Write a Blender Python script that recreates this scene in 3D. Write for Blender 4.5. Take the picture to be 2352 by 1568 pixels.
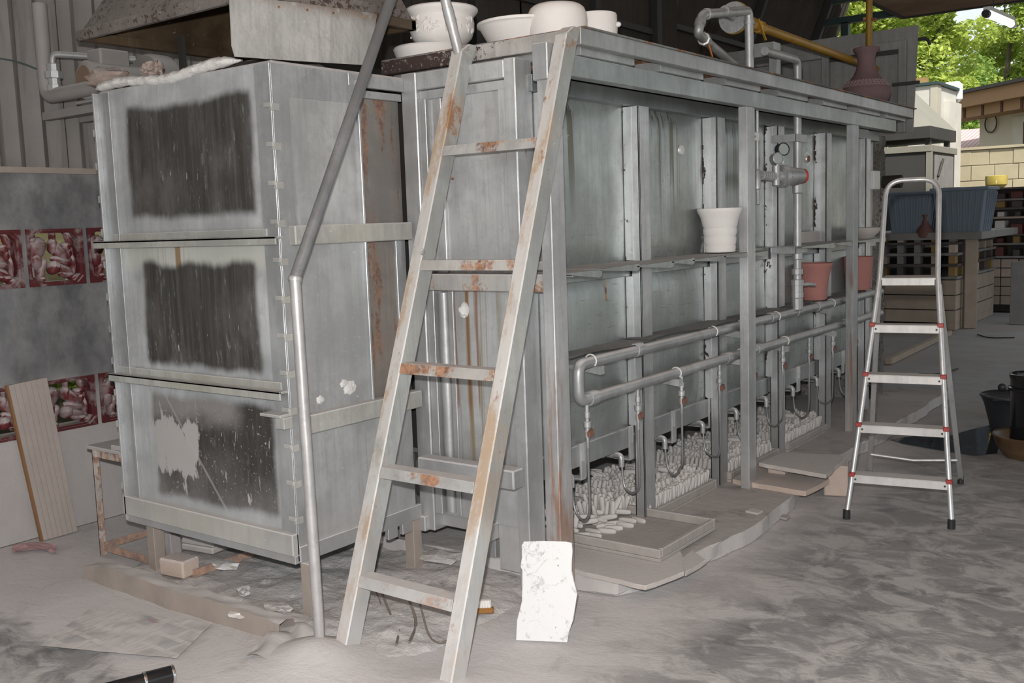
import bpy, bmesh, math, random
from mathutils import Vector, Matrix, noise as mnoise
random.seed(7)
for o in list(bpy.data.objects): bpy.data.objects.remove(o)
S = bpy.context.scene
COL = S.collection

# ------------------------------------------------------------------ camera
F_PX = 2314.2
YAW, PIT, ROL = (math.radians(a) for a in (37.046, -6.704, -1.937))
CAM = Vector((0, 0, 1.55))
fwd = Vector((-math.sin(YAW)*math.cos(PIT), math.cos(YAW)*math.cos(PIT), math.sin(PIT)))
rgt = Vector((math.cos(YAW), math.sin(YAW), 0)); upv = rgt.cross(fwd)
r2 = rgt*math.cos(ROL)+upv*math.sin(ROL); u2 = upv*math.cos(ROL)-rgt*math.sin(ROL)
cd = bpy.data.cameras.new('camera'); cd.sensor_width = 36; cd.lens = F_PX/2352*36
cd.clip_start = .05; cd.clip_end = 300
cam = bpy.data.objects.new('camera', cd); COL.objects.link(cam)
m3 = Matrix((r2, u2, -fwd)).transposed()
cam.matrix_world = Matrix.Translation(CAM) @ m3.to_4x4()
S.camera = cam

def at(px, py, ax, v):
    """measured pixel of the photograph -> point on the known plane ax = v"""
    d = r2*(px-1176)+u2*(784-py)+fwd*F_PX
    i = 'xyz'.index(ax); t = (v-CAM[i])/d[i]
    return CAM+d*t
def atp(px, py, p, n):
    d = r2*(px-1176)+u2*(784-py)+fwd*F_PX
    p = Vector(p); n = Vector(n); return CAM+d*((p-CAM).dot(n)/d.dot(n))

# ------------------------------------------------------------------ light
W = bpy.data.worlds.new('world'); S.world = W; W.use_nodes = True
bg = W.node_tree.nodes['Background']; bg.inputs[0].default_value = (.86, .94, 1, 1); bg.inputs[1].default_value = 1.05
sun = bpy.data.lights.new('sun', 'SUN'); sun.energy = 6.5; sun.angle = math.radians(3); sun.color = (1, .95, .86)
so = bpy.data.objects.new('sun', sun); COL.objects.link(so)
so.rotation_euler = (math.radians(28), math.radians(30), 0)
fl = bpy.data.lights.new('camera_flash', 'POINT'); fl.energy = 620; fl.shadow_soft_size = .022; fl.color = (1, .985, .965)
fo = bpy.data.objects.new('camera_flash', fl); COL.objects.link(fo)
fo.location = CAM+u2*.13-r2*.03
S.view_settings.view_transform = 'Standard'; S.view_settings.look = 'None'
S.view_settings.exposure = 0.0; S.view_settings.gamma = 1; S.view_settings.use_curve_mapping = False

# ------------------------------------------------------------------ node helper
class G:
    def __init__(s, name):
        s.m = bpy.data.materials.new(name); s.m.use_nodes = True
        s.t = s.m.node_tree; s.b = s.t.nodes['Principled BSDF']; s._pos = None
    def put(s, sock, v):
        if isinstance(v, bpy.types.NodeSocket): s.t.links.new(v, sock)
        elif v is not None:
            if hasattr(sock, 'default_value'):
                try: sock.default_value = v
                except Exception: sock.default_value = (*v, 1) if len(v) == 3 else v
    def pos(s):
        if s._pos is None: s._pos = s.t.nodes.new('ShaderNodeNewGeometry')
        return s._pos.outputs['Position']
    def xyz(s):
        s.pos()
        if not hasattr(s, '_x'):
            n = s.t.nodes.new('ShaderNodeSeparateXYZ'); s.t.links.new(s.pos(), n.inputs[0]); s._x = n.outputs
        return s._x
    def nz(s):
        s.pos()
        if not hasattr(s, '_n'):
            n = s.t.nodes.new('ShaderNodeSeparateXYZ'); s.t.links.new(s._pos.outputs['Normal'], n.inputs[0]); s._n = n.outputs
        return s._n[2]
    def math(s, op, a, b=None, c=None):
        n = s.t.nodes.new('ShaderNodeMath'); n.operation = op
        s.put(n.inputs[0], a)
        if b is not None: s.put(n.inputs[1], b)
        if c is not None: s.put(n.inputs[2], c)
        return n.outputs[0]
    def add(s, a, b): return s.math('ADD', a, b)
    def sub(s, a, b): return s.math('SUBTRACT', a, b)
    def mul(s, a, b): return s.math('MULTIPLY', a, b)
    def mx(s, a, b): return s.math('MAXIMUM', a, b)
    def mn(s, a, b): return s.math('MINIMUM', a, b)
    def vec(s, sc, off=0):
        n = s.t.nodes.new('ShaderNodeVectorMath'); n.operation = 'MULTIPLY_ADD'
        s.t.links.new(s.pos(), n.inputs[0])
        n.inputs[1].default_value = sc if isinstance(sc, tuple) else (sc, sc, sc)
        n.inputs[2].default_value = (off, off*1.7, off*.6)
        return n.outputs[0]
    def noise(s, sc, det=3, rough=.55, off=0, dist=0):
        n = s.t.nodes.new('ShaderNodeTexNoise'); n.inputs['Scale'].default_value = 1
        n.inputs['Detail'].default_value = det; n.inputs['Roughness'].default_value = rough
        n.inputs['Distortion'].default_value = dist
        s.t.links.new(s.vec(sc, off), n.inputs['Vector']); return n.outputs['Fac']
    def vor(s, sc, off=0, feat='F1'):
        n = s.t.nodes.new('ShaderNodeTexVoronoi'); n.feature = feat; n.inputs['Scale'].default_value = 1
        s.t.links.new(s.vec(sc, off), n.inputs['Vector']); return n.outputs['Distance']
    def ss(s, x, a, b):
        n = s.t.nodes.new('ShaderNodeMapRange'); n.interpolation_type = 'SMOOTHSTEP'
        s.put(n.inputs[0], x); n.inputs[1].default_value = a; n.inputs[2].default_value = b; return n.outputs[0]
    def mix(s, f, a, b):
        n = s.t.nodes.new('ShaderNodeMix'); n.data_type = 'RGBA'
        s.put(n.inputs[0], f)
        for sock, v in ((n.inputs[6], a), (n.inputs[7], b)):
            if isinstance(v, bpy.types.NodeSocket): s.t.links.new(v, sock)
            else: sock.default_value = (*v, 1)
        return n.outputs[2]
    def box(s, u, v, u0, u1, v0, v1, soft=.02, wob=0, wsc=12):
        """soft rectangle mask in two coordinates with a wobbling edge"""
        w = s.mul(s.sub(s.noise(wsc, 4), .5), wob) if wob else 0
        def edge(c, lo, hi): 
            a = s.ss(s.add(c, w) if wob else c, lo-soft, lo+soft); b = s.ss(s.add(c, w) if wob else c, hi-soft, hi+soft)
            return s.sub(a, b)
        return s.mul(edge(u, u0, u1), edge(v, v0, v1))
    def done(s, col, rough=.6, metal=0, bump=None, bstr=.3, bdist=.01, spec=.5):
        s.put(s.b.inputs['Base Color'], col if isinstance(col, bpy.types.NodeSocket) else (*col, 1))
        s.put(s.b.inputs['Roughness'], rough); s.put(s.b.inputs['Metallic'], metal)
        s.b.inputs['Specular IOR Level'].default_value = spec
        if bump is not None:
            n = s.t.nodes.new('ShaderNodeBump'); n.inputs['Strength'].default_value = bstr; n.inputs['Distance'].default_value = bdist
            s.t.links.new(bump, n.inputs['Height']); s.t.links.new(n.outputs[0], s.b.inputs['Normal'])
        return s.m

DUST = (.55, .53, .525)
def steel(name, base, var=.3, rust=None, rust_sc=5., streak=.35, streak_col=(.16, .15, .10), dust=.7, metal=.25, rough=.48,
          pit=None, scratch=.4, tint=(.30, .34, .33), axis='z', bumpy=.12, extra=None, edge=0., rust_lo=(.115, .04, .02), rust_hi=(.40, .19, .085), rust_mix=.85):
    g = G(name); b = Vector(base)
    n1 = g.noise(2.6, 6, .6)
    c = g.mix(g.ss(n1, .32, .68), tuple(b*(1-var)), tuple(b*(1+var*.5)))
    c = g.mix(g.mul(g.ss(g.noise(17, 5, .75, off=23), .50, .66), .35), c, tuple(b*.62))
    c = g.mix(g.mul(g.ss(g.noise((3.2, 3.2, 1.1), 6, .7, off=27), .48, .68), .5), c, tuple(b*.55))
    c = g.mix(g.mul(g.ss(g.noise((45, 45, 2.2), 4, .7, off=28), .52, .66), .4), c, tuple(b*.6))
    c = g.mix(g.mul(g.ss(g.noise(120, 2, .6, off=24), .70, .74), .55), c, tuple(b*.35))
    c = g.mix(g.mul(g.ss(g.noise(.9, 3, off=3), .45, .7), .5), c, tint)
    sc = {'z': (22, 22, .9), 'y': (22, .9, 22), 'x': (.9, 22, 22)}[axis]
    c = g.mix(g.mul(g.ss(g.noise(sc, 4, .6, off=9), .35, .7), .35), c, tuple(b*.62))
    if streak: 
        s1 = g.mul(g.ss(g.noise((16, 16, .35), 3, .6, off=5), .60, .72), g.ss(g.noise(.8, 2, off=8), .40, .6))
        c = g.mix(g.mul(s1, streak), c, streak_col)
    if scratch:
        s2 = g.mul(g.ss(g.noise((36, 36, 60), 4, .8, off=2), .63, .69), g.ss(g.noise(2.2, 3, off=4), .46, .60))
        c = g.mix(g.mul(s2, scratch), c, (.62, .64, .64))
    if rust is not None:
        r = g.ss(g.add(g.noise(rust_sc, 5, .65, off=1), g.mul(g.noise(70, 3, .7), .22)), rust, rust+.09)
        rc = g.mix(g.ss(g.noise(28, 4, .7, off=6), .35, .65), rust_lo, rust_hi)
        c = g.mix(g.mul(r, rust_mix), c, rc)
    if pit is not None:
        p = g.ss(g.add(g.noise(45, 4, .7, off=12), g.mul(g.noise(3, 3, off=14), .35)), pit, pit+.03)
        c = g.mix(p, c, (.055, .035, .03))
    if edge:
        bv = g.t.nodes.new('ShaderNodeBevel'); bv.samples = 4; bv.inputs['Radius'].default_value = .0032
        dt = g.t.nodes.new('ShaderNodeVectorMath'); dt.operation = 'DOT_PRODUCT'; g.pos()
        g.t.links.new(bv.outputs[0], dt.inputs[0]); g.t.links.new(g._pos.outputs['Normal'], dt.inputs[1])
        e = g.mul(g.ss(dt.outputs['Value'], .985, .85), g.ss(g.noise(24, 5, .75, off=19), .38, .58)); c = g.mix(g.mul(e, edge*.8), c, (.72, .72, .72))
    if extra: c = extra(g, c)
    film = g.mul(g.ss(g.add(g.xyz()[2], g.mul(g.noise(4, 5, .65, off=17), .5)), .95, .25), .5*min(1, dust*1.4))
    c = g.mix(film, c, DUST)
    dn = g.mul(g.ss(g.nz(), .35, .8), g.ss(g.noise(9, 4, off=7), .15, .5))
    c = g.mix(g.mul(dn, dust), c, DUST)
    rr = g.add(rough, g.mul(dn, .3))
    return g.done(c, g.add(rr, g.mul(g.noise(14, 3, off=11), .12)), g.mul(g.sub(1, dn), metal), g.noise(6, 4, .6), bumpy, .03)

def plain(name, base, var=.15, sc=8, rough=.7, metal=0, bump=.15, dust=0., spec=.5, bsc=None):
    g = G(name); b = Vector(base)
    c = g.mix(g.noise(sc, 5, .6), tuple(b*(1-var)), tuple(b*(1+var)))
    if dust: c = g.mix(g.mul(g.ss(g.nz(), .3, .8), dust), c, DUST)
    return g.done(c, rough, metal, g.noise(bsc or sc*4, 4, .6) if bump else None, bump, .01, spec)

MAT = {}
def sidemarks(g, c):
    x, y, z = g.xyz()
    d = g.mul(g.ss(g.noise((30, 30, .35), 3, .6, off=61), .52, .60), g.mul(g.ss(z, 1.45, 1.85), g.ss(g.noise((1, 1.6, .2), 2, off=63), .47, .58)))
    c = g.mix(g.mul(d, .8), c, (.085, .075, .045))
    h = g.mul(g.ss(g.noise((6, 6, 60), 3, .7, off=64), .60, .68), g.ss(z, 1.75, 1.2)); c = g.mix(g.mul(h, .45), c, (.10, .11, .11))
    w = g.mul(g.ss(g.noise((30, 24, 50), 4, .8, off=66), .64, .70), g.ss(g.noise(1.3, 3, off=67), .42, .6)); c = g.mix(g.mul(w, .6), c, (.55, .58, .58))
    return g.mix(g.mul(g.ss(g.noise(38, 2, .6, off=68), .70, .74), .5), c, (.10, .10, .09))
MAT['sheet'] = steel('kiln_sheet', (.37, .395, .385), var=.3, streak=.4, streak_col=(.13, .115, .06), metal=0.6, rough=0.33, tint=(.33, .365, .355), extra=sidemarks)
def drips(g, c):
    x, y, z = g.xyz()
    s = g.mul(g.ss(g.noise((26, 26, .5), 3, .6, off=21), .50, .62), g.box(x, z, -2.86, -2.58, .45, 1.30, .05, .08))
    c = g.mix(g.mul(s, .8), c, (.22, .17, .075))
    s = g.mul(g.ss(g.noise((34, 34, .4), 3, .6, off=25), .53, .62), g.box(x, z, -2.86, -2.60, .75, 1.34, .05, .1))
    return g.mix(g.mul(s, .75), c, (.22, .09, .035))
MAT['front_sheet'] = steel('kiln_front_sheet', (.45, .455, .46), streak=.35, metal=0.4, rough=0.42, extra=drips, tint=(.36, .38, .38))
MAT['frame'] = steel('kiln_frame', (.45, .455, .46), edge=.9, streak=.2, metal=0.5, rough=0.4, tint=(.38, .40, .41), rust=.80)
MAT['beam'] = steel('side_beam', (.34, .36, .36), edge=.6, streak=.3, metal=0.6, rough=0.34, tint=(.25, .29, .28), streak_col=(.2, .2, .2))
MAT['top_rail'] = steel('dark_rail', (.20, .215, .22), edge=.5, streak=.2, streak_col=(.4, .4, .4), metal=.6, rough=.32, tint=(.15, .165, .165))
MAT['post'] = steel('post_steel', (.58, .58, .59), edge=.8, streak=.15, metal=.8, rough=.42, tint=(.36, .40, .40), rust=.90)
def lowrust(g, c):
    z = g.xyz()[2]
    r = g.mul(g.ss(g.add(g.noise((14, 14, 1.6), 4, .65, off=31), g.mul(g.sub(.85, z), .20)), .47, .62), g.ss(z, 1.15, .8))
    rc = g.mix(g.noise(30, 4), (.16, .06, .03), (.40, .20, .09)); return g.mix(g.mul(r, .9), c, rc)
MAT['corner_post'] = steel('corner_post_steel', (.45, .45, .455), edge=.9, streak=.1, metal=0.5, rough=.42, tint=(.38, .40, .41), extra=lowrust)
def midrust(g, c):
    z = g.xyz()[2]
    r = g.mul(g.ss(g.noise((14, 14, 1.2), 4, .65, off=36), .46, .62), g.ss(z, 1.3, 1.0))
    return g.mix(g.mul(r, .9), c, (.24, .12, .06))
MAT['far_post'] = steel('far_post_steel', (.41, .425, .435), streak=.1, metal=0.55, rough=.42, extra=midrust)
def edge_rust(g, c):
    x = g.xyz()[0]
    p = g.ss(g.add(g.noise(60, 4, .75, off=12), g.mul(g.ss(x, -2.45, -3.0), .24)), .60, .66)
    p = g.mul(p, g.ss(x, -2.35, -2.5))
    return g.mix(p, c, (.05, .032, .028))
MAT['edge_front'] = steel('platform_front_edge', (.36, .345, .33), streak=0, metal=.15, rough=.6, extra=edge_rust, rust=.78, rust_sc=4, tint=(.34, .31, .28))
MAT['edge_side'] = steel('platform_side_edge', (.40, .405, .405), edge=.7, streak=.1, metal=0.55, rough=0.36, rust=.86, tint=(.33, .36, .36), dust=.2)
MAT['deck'] = steel('platform_deck', (.13, .12, .115), streak=0, metal=.1, rough=.7, rust=.6, dust=.4)
def ladder_face(g, c):
    f = g.mul(g.ss(g.nz(), .12, .30), g.ss(g.noise((9, 5, 4), 5, .7, off=83), .25, .5)); c = g.mix(g.mul(f, .7), c, (.54, .515, .495))
    tan = g.mul(g.ss(g.add(g.noise((9, 3, 2.2), 5, .65, off=84), g.mul(g.noise(60, 3, .7, off=85), .15)), .56, .70), g.add(.35, g.mul(f, .5))); c = g.mix(tan, c, (.36, .255, .165))
    return g.mix(g.mul(g.ss(g.add(g.noise((16, 7, 5), 5, .7, off=81), g.mul(g.noise(70, 3, .7), .2)), .70, .79), .85), c, (.26, .12, .05))
MAT['ladder'] = steel('ladder_steel', (.33, .345, .34), streak=.1, metal=.15, rough=.55, tint=(.33, .335, .31), dust=.8, scratch=.5, edge=.9, extra=ladder_face)
MAT['rung'] = steel('rung_steel', (.40, .40, .39), edge=.5, streak=0, metal=.15, rough=.55, rust=.60, rust_sc=4.5, tint=(.42, .38, .34), dust=.85, scratch=.4)
MAT['pole_dark'] = steel('dark_pipe', (.235, .24, .25), var=.35, streak=0, metal=.45, rough=.33, dust=0, tint=(.16, .165, .17), axis='y', rust=.9)
MAT['pole'] = steel('handrail_pipe', (.46, .45, .45), streak=0, metal=0.5, rough=.33, rust=.79, rust_sc=14, dust=.1, tint=(.42, .39, .37))
MAT['pipe'] = steel('gas_pipe', (.40, .41, .415), streak=0, metal=0.5, rough=.38, dust=.75, tint=(.36, .37, .37))
MAT['galv_pipe'] = steel('galvanised_pipe', (.45, .455, .46), streak=0, metal=0.55, rough=.42, dust=.25, tint=(.38, .385, .39), rust=.86, rust_sc=9)
MAT['annex_side'] = steel('annex_side_sheet', (.44, .445, .45), streak=.35, metal=0.4, rough=0.42, tint=(.35, .375, .38), scratch=.6)
MAT['annex_frame'] = steel('annex_frame', (.41, .42, .43), edge=.9, streak=.15, metal=0.5, rough=0.4, tint=(.33, .36, .37), rust=.83)
MAT['annex_ledge'] = steel('annex_ledge', (.38, .38, .36), edge=.5, streak=.1, metal=.15, rough=.55, tint=(.38, .37, .29), rust=.78, rust_sc=6)
def dark_panel(nm, x0, x1, z0, z1, kind):
    def ex(g, c):
        x, y, z = g.xyz()
        if kind == 1:
            top = g.box(x, z, -4.1, -3.1, z1-.02, 1.54, .03, .06)
            c = g.mix(g.mul(top, .55), c, (.50, .50, .43))
            rs = g.mul(g.ss(g.noise((20, 20, .3), 3, .6, off=40), .50, .62), g.box(x, z, -3.9, -3.6, 1.28, 1.56, .05, .06))
            c = g.mix(g.mul(rs, .9), c, (.24, .15, .07))
        sw_ = g.mul(g.sub(g.noise((6, 6, .8), 5, .6, off=48), .5), .10 if kind == 1 else .05); m = g.box(x, g.add(z, sw_), x0, x1, z0, z1, .022, .05, 4)
        st = g.ss(g.noise((40, 40, 1.1), 4, .65, off=41), .35, .75)
        dk = g.mix(g.mul(st, .45 if kind != 2 else .22), (.036, .033, .030), (.13, .127, .123))
        dk = g.mix(g.mul(g.ss(g.noise((4, 4, 2.5), 5, .65, off=43), .45, .75), .65), dk, (.14, .132, .127))
        sp = g.mul(g.ss(g.noise((55, 55, 6), 3, .8, off=44), .69, .72), g.ss(g.noise(3, 2, off=49), .42, .55))
        dk = g.mix(sp, dk, (.55, .60, .60))
        if kind == 2:
            spots = g.ss(g.noise(95, 2, .6, off=45), .66, .72); dk = g.mix(g.mul(spots, .8), dk, (.48, .45, .42))
            u = g.add(x, g.mul(z, .83))
            ln = g.ss(g.math('ABSOLUTE', g.sub(u, -3.135)), .012, .004); dk = g.mix(g.mul(ln, .7), dk, (.30, .29, .285))
            chip = g.mul(g.ss(g.add(g.noise((26, 26, 7), 4, .7, off=47), g.mul(g.box(x, z, -3.98, -3.62, .50, .74, .06, .12), .30)), .62, .70), .9)
            dk = g.mix(chip, dk, (.45, .43, .42))
            fade = g.mul(g.box(x, z, -3.95, -3.35, .76, .92, .06, .1), .55); dk = g.mix(fade, dk, (.36, .34, .33))
        mm = g.mul(m, g.sub(1, g.mul(g.ss(g.noise((40, 40, 9), 4, .7, off=46), .58, .75), .35)))
        c = g.mix(mm, c, dk)
        return c
    return steel(nm, (.42, .43, .44), streak=.25, metal=.2, rough=.5, extra=ex, tint=(.33, .36, .37))
MAT['rust_sheet'] = steel('rusted_sheet', (.24, .225, .21), streak=.6, streak_col=(.13, .06, .03), metal=.2, rough=.5, rust=.62, rust_sc=(9., 9., 1.5), tint=(.22, .16, .12), dust=0, rust_hi=(.30, .15, .08), rust_mix=.7)
MAT['hood'] = steel('hood_steel', (.17, .15, .138), streak=.2, metal=.1, rough=.6, pit=.72, rust=.86, rust_sc=3.5, tint=(.17, .14, .12), dust=.3)
MAT['hood_in'] = steel('hood_inside', (.11, .075, .045), var=.6, streak=.4, metal=.3, rough=.4, rust=.80, tint=(.11, .075, .04), dust=0)
MAT['plate'] = steel('deflector_sheet', (.43, .425, .41), streak=0, metal=.3, rough=.42, tint=(.48, .43, .36), scratch=.7, bumpy=.4,
                     extra=lambda g, c: g.mix(g.mul(g.ss(g.xyz()[2], 2.35, 2.44), g.ss(g.noise(7, 4, off=50), .4, .5)), c, (.15, .085, .055)))
MAT['seal'] = steel('sealing_strip', (.60, .61, .62), var=.15, streak=0, metal=0.6, rough=0.36, dust=0, tint=(.55, .57, .58), scratch=0, extra=lambda g, c: g.mix(g.ss(g.add(g.noise((12, 12, 7), 5, .7, off=70), g.mul(g.ss(g.xyz()[0], -2.42, -2.45), .12)), .66, .68), c, (.05, .035, .03)))
MAT['void'] = plain('black_void', (.02, .017, .015), bump=0, rough=.9)  # near-black colour filling hollows, holes and gaps
MAT['alu'] = steel('ladder_aluminium', (.60, .60, .60), var=.1, streak=0, metal=0.7, rough=.36, dust=.25, tint=(.55, .54, .53), scratch=0, rust=.92, rust_sc=30)
MAT['alu_dusty'] = steel('step_aluminium', (.58, .565, .55), var=.12, streak=0, metal=.3, rough=.5, dust=.6, tint=(.55, .52, .50), scratch=0, rust=.88, rust_sc=40)
MAT['black'] = plain('black_plastic', (.018, .018, .02), rough=.42, bump=.05)
MAT['black_gloss'] = plain('black_gloss', (.012, .012, .013), rough=.16, bump=0)
MAT['chrome'] = plain('chrome', (.7, .7, .7), rough=.12, metal=1, bump=0)
MAT['red_plastic'] = plain('red_plastic', (.30, .03, .025), rough=.5)
MAT['white_clay'] = plain('unfired_white_clay', (.655, .63, .61), var=.05, sc=14, rough=.85, bump=.12, spec=.2)
MAT['peg'] = plain('clay_peg', (.50, .475, .455), var=.10, sc=30, rough=.9, bump=.2, spec=.2)
MAT['pink_clay'] = plain('pink_terracotta', (.36, .165, .145), var=.07, sc=20, rough=.85, bump=.15, spec=.2)
MAT['vase_clay'] = plain('mauve_clay', (.165, .105, .11), var=.08, sc=20, rough=.8, bump=.15, spec=.25)
MAT['fibre'] = plain('ceramic_fibre', (.62, .605, .59), var=.12, sc=40, rough=.95, bump=.6, dust=.75, spec=.1)
MAT['fibre_rust'] = plain('stained_fibre', (.42, .33, .29), var=.3, sc=40, rough=.95, bump=.8, dust=.4, spec=.1)
MAT['fire_brick'] = plain('fire_brick', (.47, .375, .32), var=.15, sc=20, rough=.9, bump=.3, dust=.5)
MAT['shelf_slab'] = plain('dusty_kiln_slab', (.42, .385, .36), var=.15, sc=14, rough=.9, bump=.2, dust=.75)
MAT['tray'] = plain('dusty_tray', (.30, .275, .255), var=.3, sc=12, rough=.85, bump=.3, dust=.35)
MAT['yellow'] = steel('yellow_pipe', (.36, .20, .02), var=.3, streak=0, metal=0, rough=.4, dust=.35, tint=(.30, .16, .02), scratch=0)
MAT['brown_tape'] = plain('brown_lever', (.17, .075, .055), rough=.6)
MAT['hose'] = plain('grey_hose', (.20, .20, .20), rough=.4, metal=.3, bump=0)
MAT['red_paint'] = plain('red_paint', (.5, .04, .015), rough=.5)
MAT['gauge_face'] = plain('gauge_glass', (.30, .33, .31), rough=.15, bump=0)
MAT['white_paint'] = plain('white_switch', (.62, .62, .60), rough=.6)
MAT['motor'] = plain('dusty_grey_motor', (.23, .215, .205), var=.15, rough=.75, dust=.5)
MAT['motor_vent'] = plain('rusty_vent', (.16, .10, .07), var=.4, sc=60, rough=.8)
MAT['wire'] = plain('wire_green', (.05, .08, .075), rough=.5, bump=0)
MAT['rust_frame'] = steel('flaking_stand', (.50, .44, .40), streak=0, metal=0, rough=.8, rust=.56, rust_sc=22, dust=.3, scratch=0, tint=(.5, .45, .4))
MAT['rust_dark'] = steel('rust_iron', (.24, .12, .06), streak=0, metal=0, rough=.85, rust=.45, rust_sc=16, dust=.35, scratch=0, tint=(.2, .1, .05))
MAT['grey_dusty'] = plain('dust_covered', (.36, .335, .325), var=.12, rough=.95, bump=.3, dust=.6, spec=.1)
MAT['timber'] = plain('dusty_timber', (.29, .245, .215), var=.2, sc=6, rough=.9, bump=.3, dust=.8)
MAT['soot'] = steel('sooty_brickwork', (.20, .185, .17), var=.6, streak=.3, metal=0, rough=.9, pit=.70, dust=.2, tint=(.10, .09, .08), bumpy=.8)
MAT['door_grey'] = steel('grey_door_sheet', (.235, .23, .225), var=.12, streak=.1, metal=.1, rough=.6, dust=.3, tint=(.25, .235, .225), scratch=.1)
MAT['teal_paint'] = plain('dark_green_paint', (.02, .045, .045), rough=.6)

# ------------------------------------------------------------------ geometry helpers
def V(*a): return Vector(a)
def tag(o, label=None, cat=None, group=None, kind=None):
    for k, v in (('label', label), ('category', cat), ('group', group), ('kind', kind)):
        if v: o[k] = v
    return o
def thing(name, label, cat, loc, group=None):
    o = bpy.data.objects.new(name, None); COL.objects.link(o); o.location = loc; o.empty_display_size = .1
    return tag(o, label, cat, group)
def wloc(o):
    p = Vector((0, 0, 0))
    while o is not None: p += o.location; o = o.parent
    return p
class MB:
    def __init__(s): s.bm = bmesh.new()
    def _f(s, vs):
        try: return s.bm.faces.new(vs)
        except ValueError: return None
    def hexa(s, P):
        v = [s.bm.verts.new(p) for p in P]
        for f in ((0, 3, 2, 1), (4, 5, 6, 7), (0, 1, 5, 4), (1, 2, 6, 5), (2, 3, 7, 6), (3, 0, 4, 7)): s._f([v[i] for i in f])
        return s
    def box(s, x0, x1, y0, y1, z0, z1):
        return s.hexa([(x0, y0, z0), (x1, y0, z0), (x1, y1, z0), (x0, y1, z0), (x0, y0, z1), (x1, y0, z1), (x1, y1, z1), (x0, y1, z1)])
    def obox(s, c, ax, ay, az):
        c, ax, ay, az = Vector(c), Vector(ax), Vector(ay), Vector(az)
        return s.hexa([c-ax-ay-az, c+ax-ay-az, c+ax+ay-az, c-ax+ay-az, c-ax-ay+az, c+ax-ay+az, c+ax+ay+az, c-ax+ay+az])
    def beam(s, a, b, w, h, up=(0, 0, 1)):
        a, b = Vector(a), Vector(b); d = (b-a); L = d.length; d.normalize()
        sd = d.cross(Vector(up)).normalized(); u = sd.cross(d)
        return s.obox((a+b)/2, d*L/2, sd*w/2, u*h/2)
    def prism(s, pts, off):
        off = Vector(off); a = [s.bm.verts.new(p) for p in pts]; b = [s.bm.verts.new(Vector(p)+off) for p in pts]
        n = len(pts); s._f(a[::-1]); s._f(b)
        for i in range(n): s._f([a[i], a[(i+1) % n], b[(i+1) % n], b[i]])
        return s
    def tube(s, pts, r, seg=12, cap=True):
        pts = [Vector(p) for p in pts]; n = len(pts); rs = r if isinstance(r, (list, tuple)) else [r]*n
        rings = []; prev = None
        for i, p in enumerate(pts):
            t = (pts[min(i+1, n-1)]-pts[max(i-1, 0)]).normalized()
            if prev is None:
                a = Vector((0, 0, 1)) if abs(t.z) < .9 else Vector((1, 0, 0)); u = t.cross(a).normalized()
            else: u = (prev-t*prev.dot(t)).normalized()
            prev = u; w = t.cross(u)
            k = 1.0
            if 0 < i < n-1:
                ca = (pts[i]-pts[i-1]).normalized().dot((pts[i+1]-pts[i]).normalized()); k = 1/max(.6, math.sqrt((1+ca)/2))
            rings.append([s.bm.verts.new(p+(u*math.cos(2*math.pi*j/seg)+w*math.sin(2*math.pi*j/seg))*rs[i]) for j in range(seg)])
        for a, b in zip(rings, rings[1:]):
            for j in range(seg): s._f([a[j], a[(j+1) % seg], b[(j+1) % seg], b[j]])
        if cap: s._f(rings[0][::-1]); s._f(rings[-1])
        return s
    def lathe(s, prof, c, seg=32, ax=(0, 0, 1), fn=None):
        """prof: (radius, height) pairs along axis ax from c; fn(angle, r, h) -> r"""
        c = Vector(c); ax = Vector(ax).normalized(); a = Vector((1, 0, 0)) if abs(ax.x) < .9 else Vector((0, 1, 0))
        u = ax.cross(a).normalized(); w = ax.cross(u); rings = []
        for r, h in prof:
            if r < 1e-5: rings.append([s.bm.verts.new(c+ax*h)])
            else:
                ring = []
                for j in range(seg):
                    t = 2*math.pi*j/seg; rr = fn(t, r, h) if fn else r
                    ring.append(s.bm.verts.new(c+ax*h+(u*math.cos(t)+w*math.sin(t))*rr))
                rings.append(ring)
        for a_, b in zip(rings, rings[1:]):
            if len(a_) == 1 and len(b) == 1: continue
            for j in range(seg):
                k = (j+1) % seg
                if len(a_) == 1: s._f([a_[0], b[j], b[k]])
                elif len(b) == 1: s._f([a_[j], a_[k], b[0]])
                else: s._f([a_[j], a_[k], b[k], b[j]])
        return s
    def cyl(s, a, b, r, seg=16, r2=None):
        a, b = Vector(a), Vector(b); return s.lathe([(0, 0), (r, 0), (r2 if r2 is not None else r, (b-a).length), (0, (b-a).length)], a, seg, b-a)
    def blob(s, c, rx, ry, rz, sub=2, rough=0, rot=None):
        M_ = Matrix.Translation(Vector(c)) @ (rot.to_4x4() if rot else Matrix()) @ Matrix.Diagonal((rx, ry, rz, 1))
        r = bmesh.ops.create_icosphere(s.bm, subdivisions=sub, radius=1)
        for v in r['verts']:
            if rough: v.co *= 1+rough*mnoise.noise(v.co*2.3+Vector(c)*7)
            v.co = M_ @ v.co
        return s
    def grid(s, nu, nv, fn):
        g = [[s.bm.verts.new(fn(i/nu, j/nv)) for j in range(nv+1)] for i in range(nu+1)]
        for i in range(nu):
            for j in range(nv): s._f([g[i][j], g[i+1][j], g[i+1][j+1], g[i][j+1]])
        return s
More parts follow.
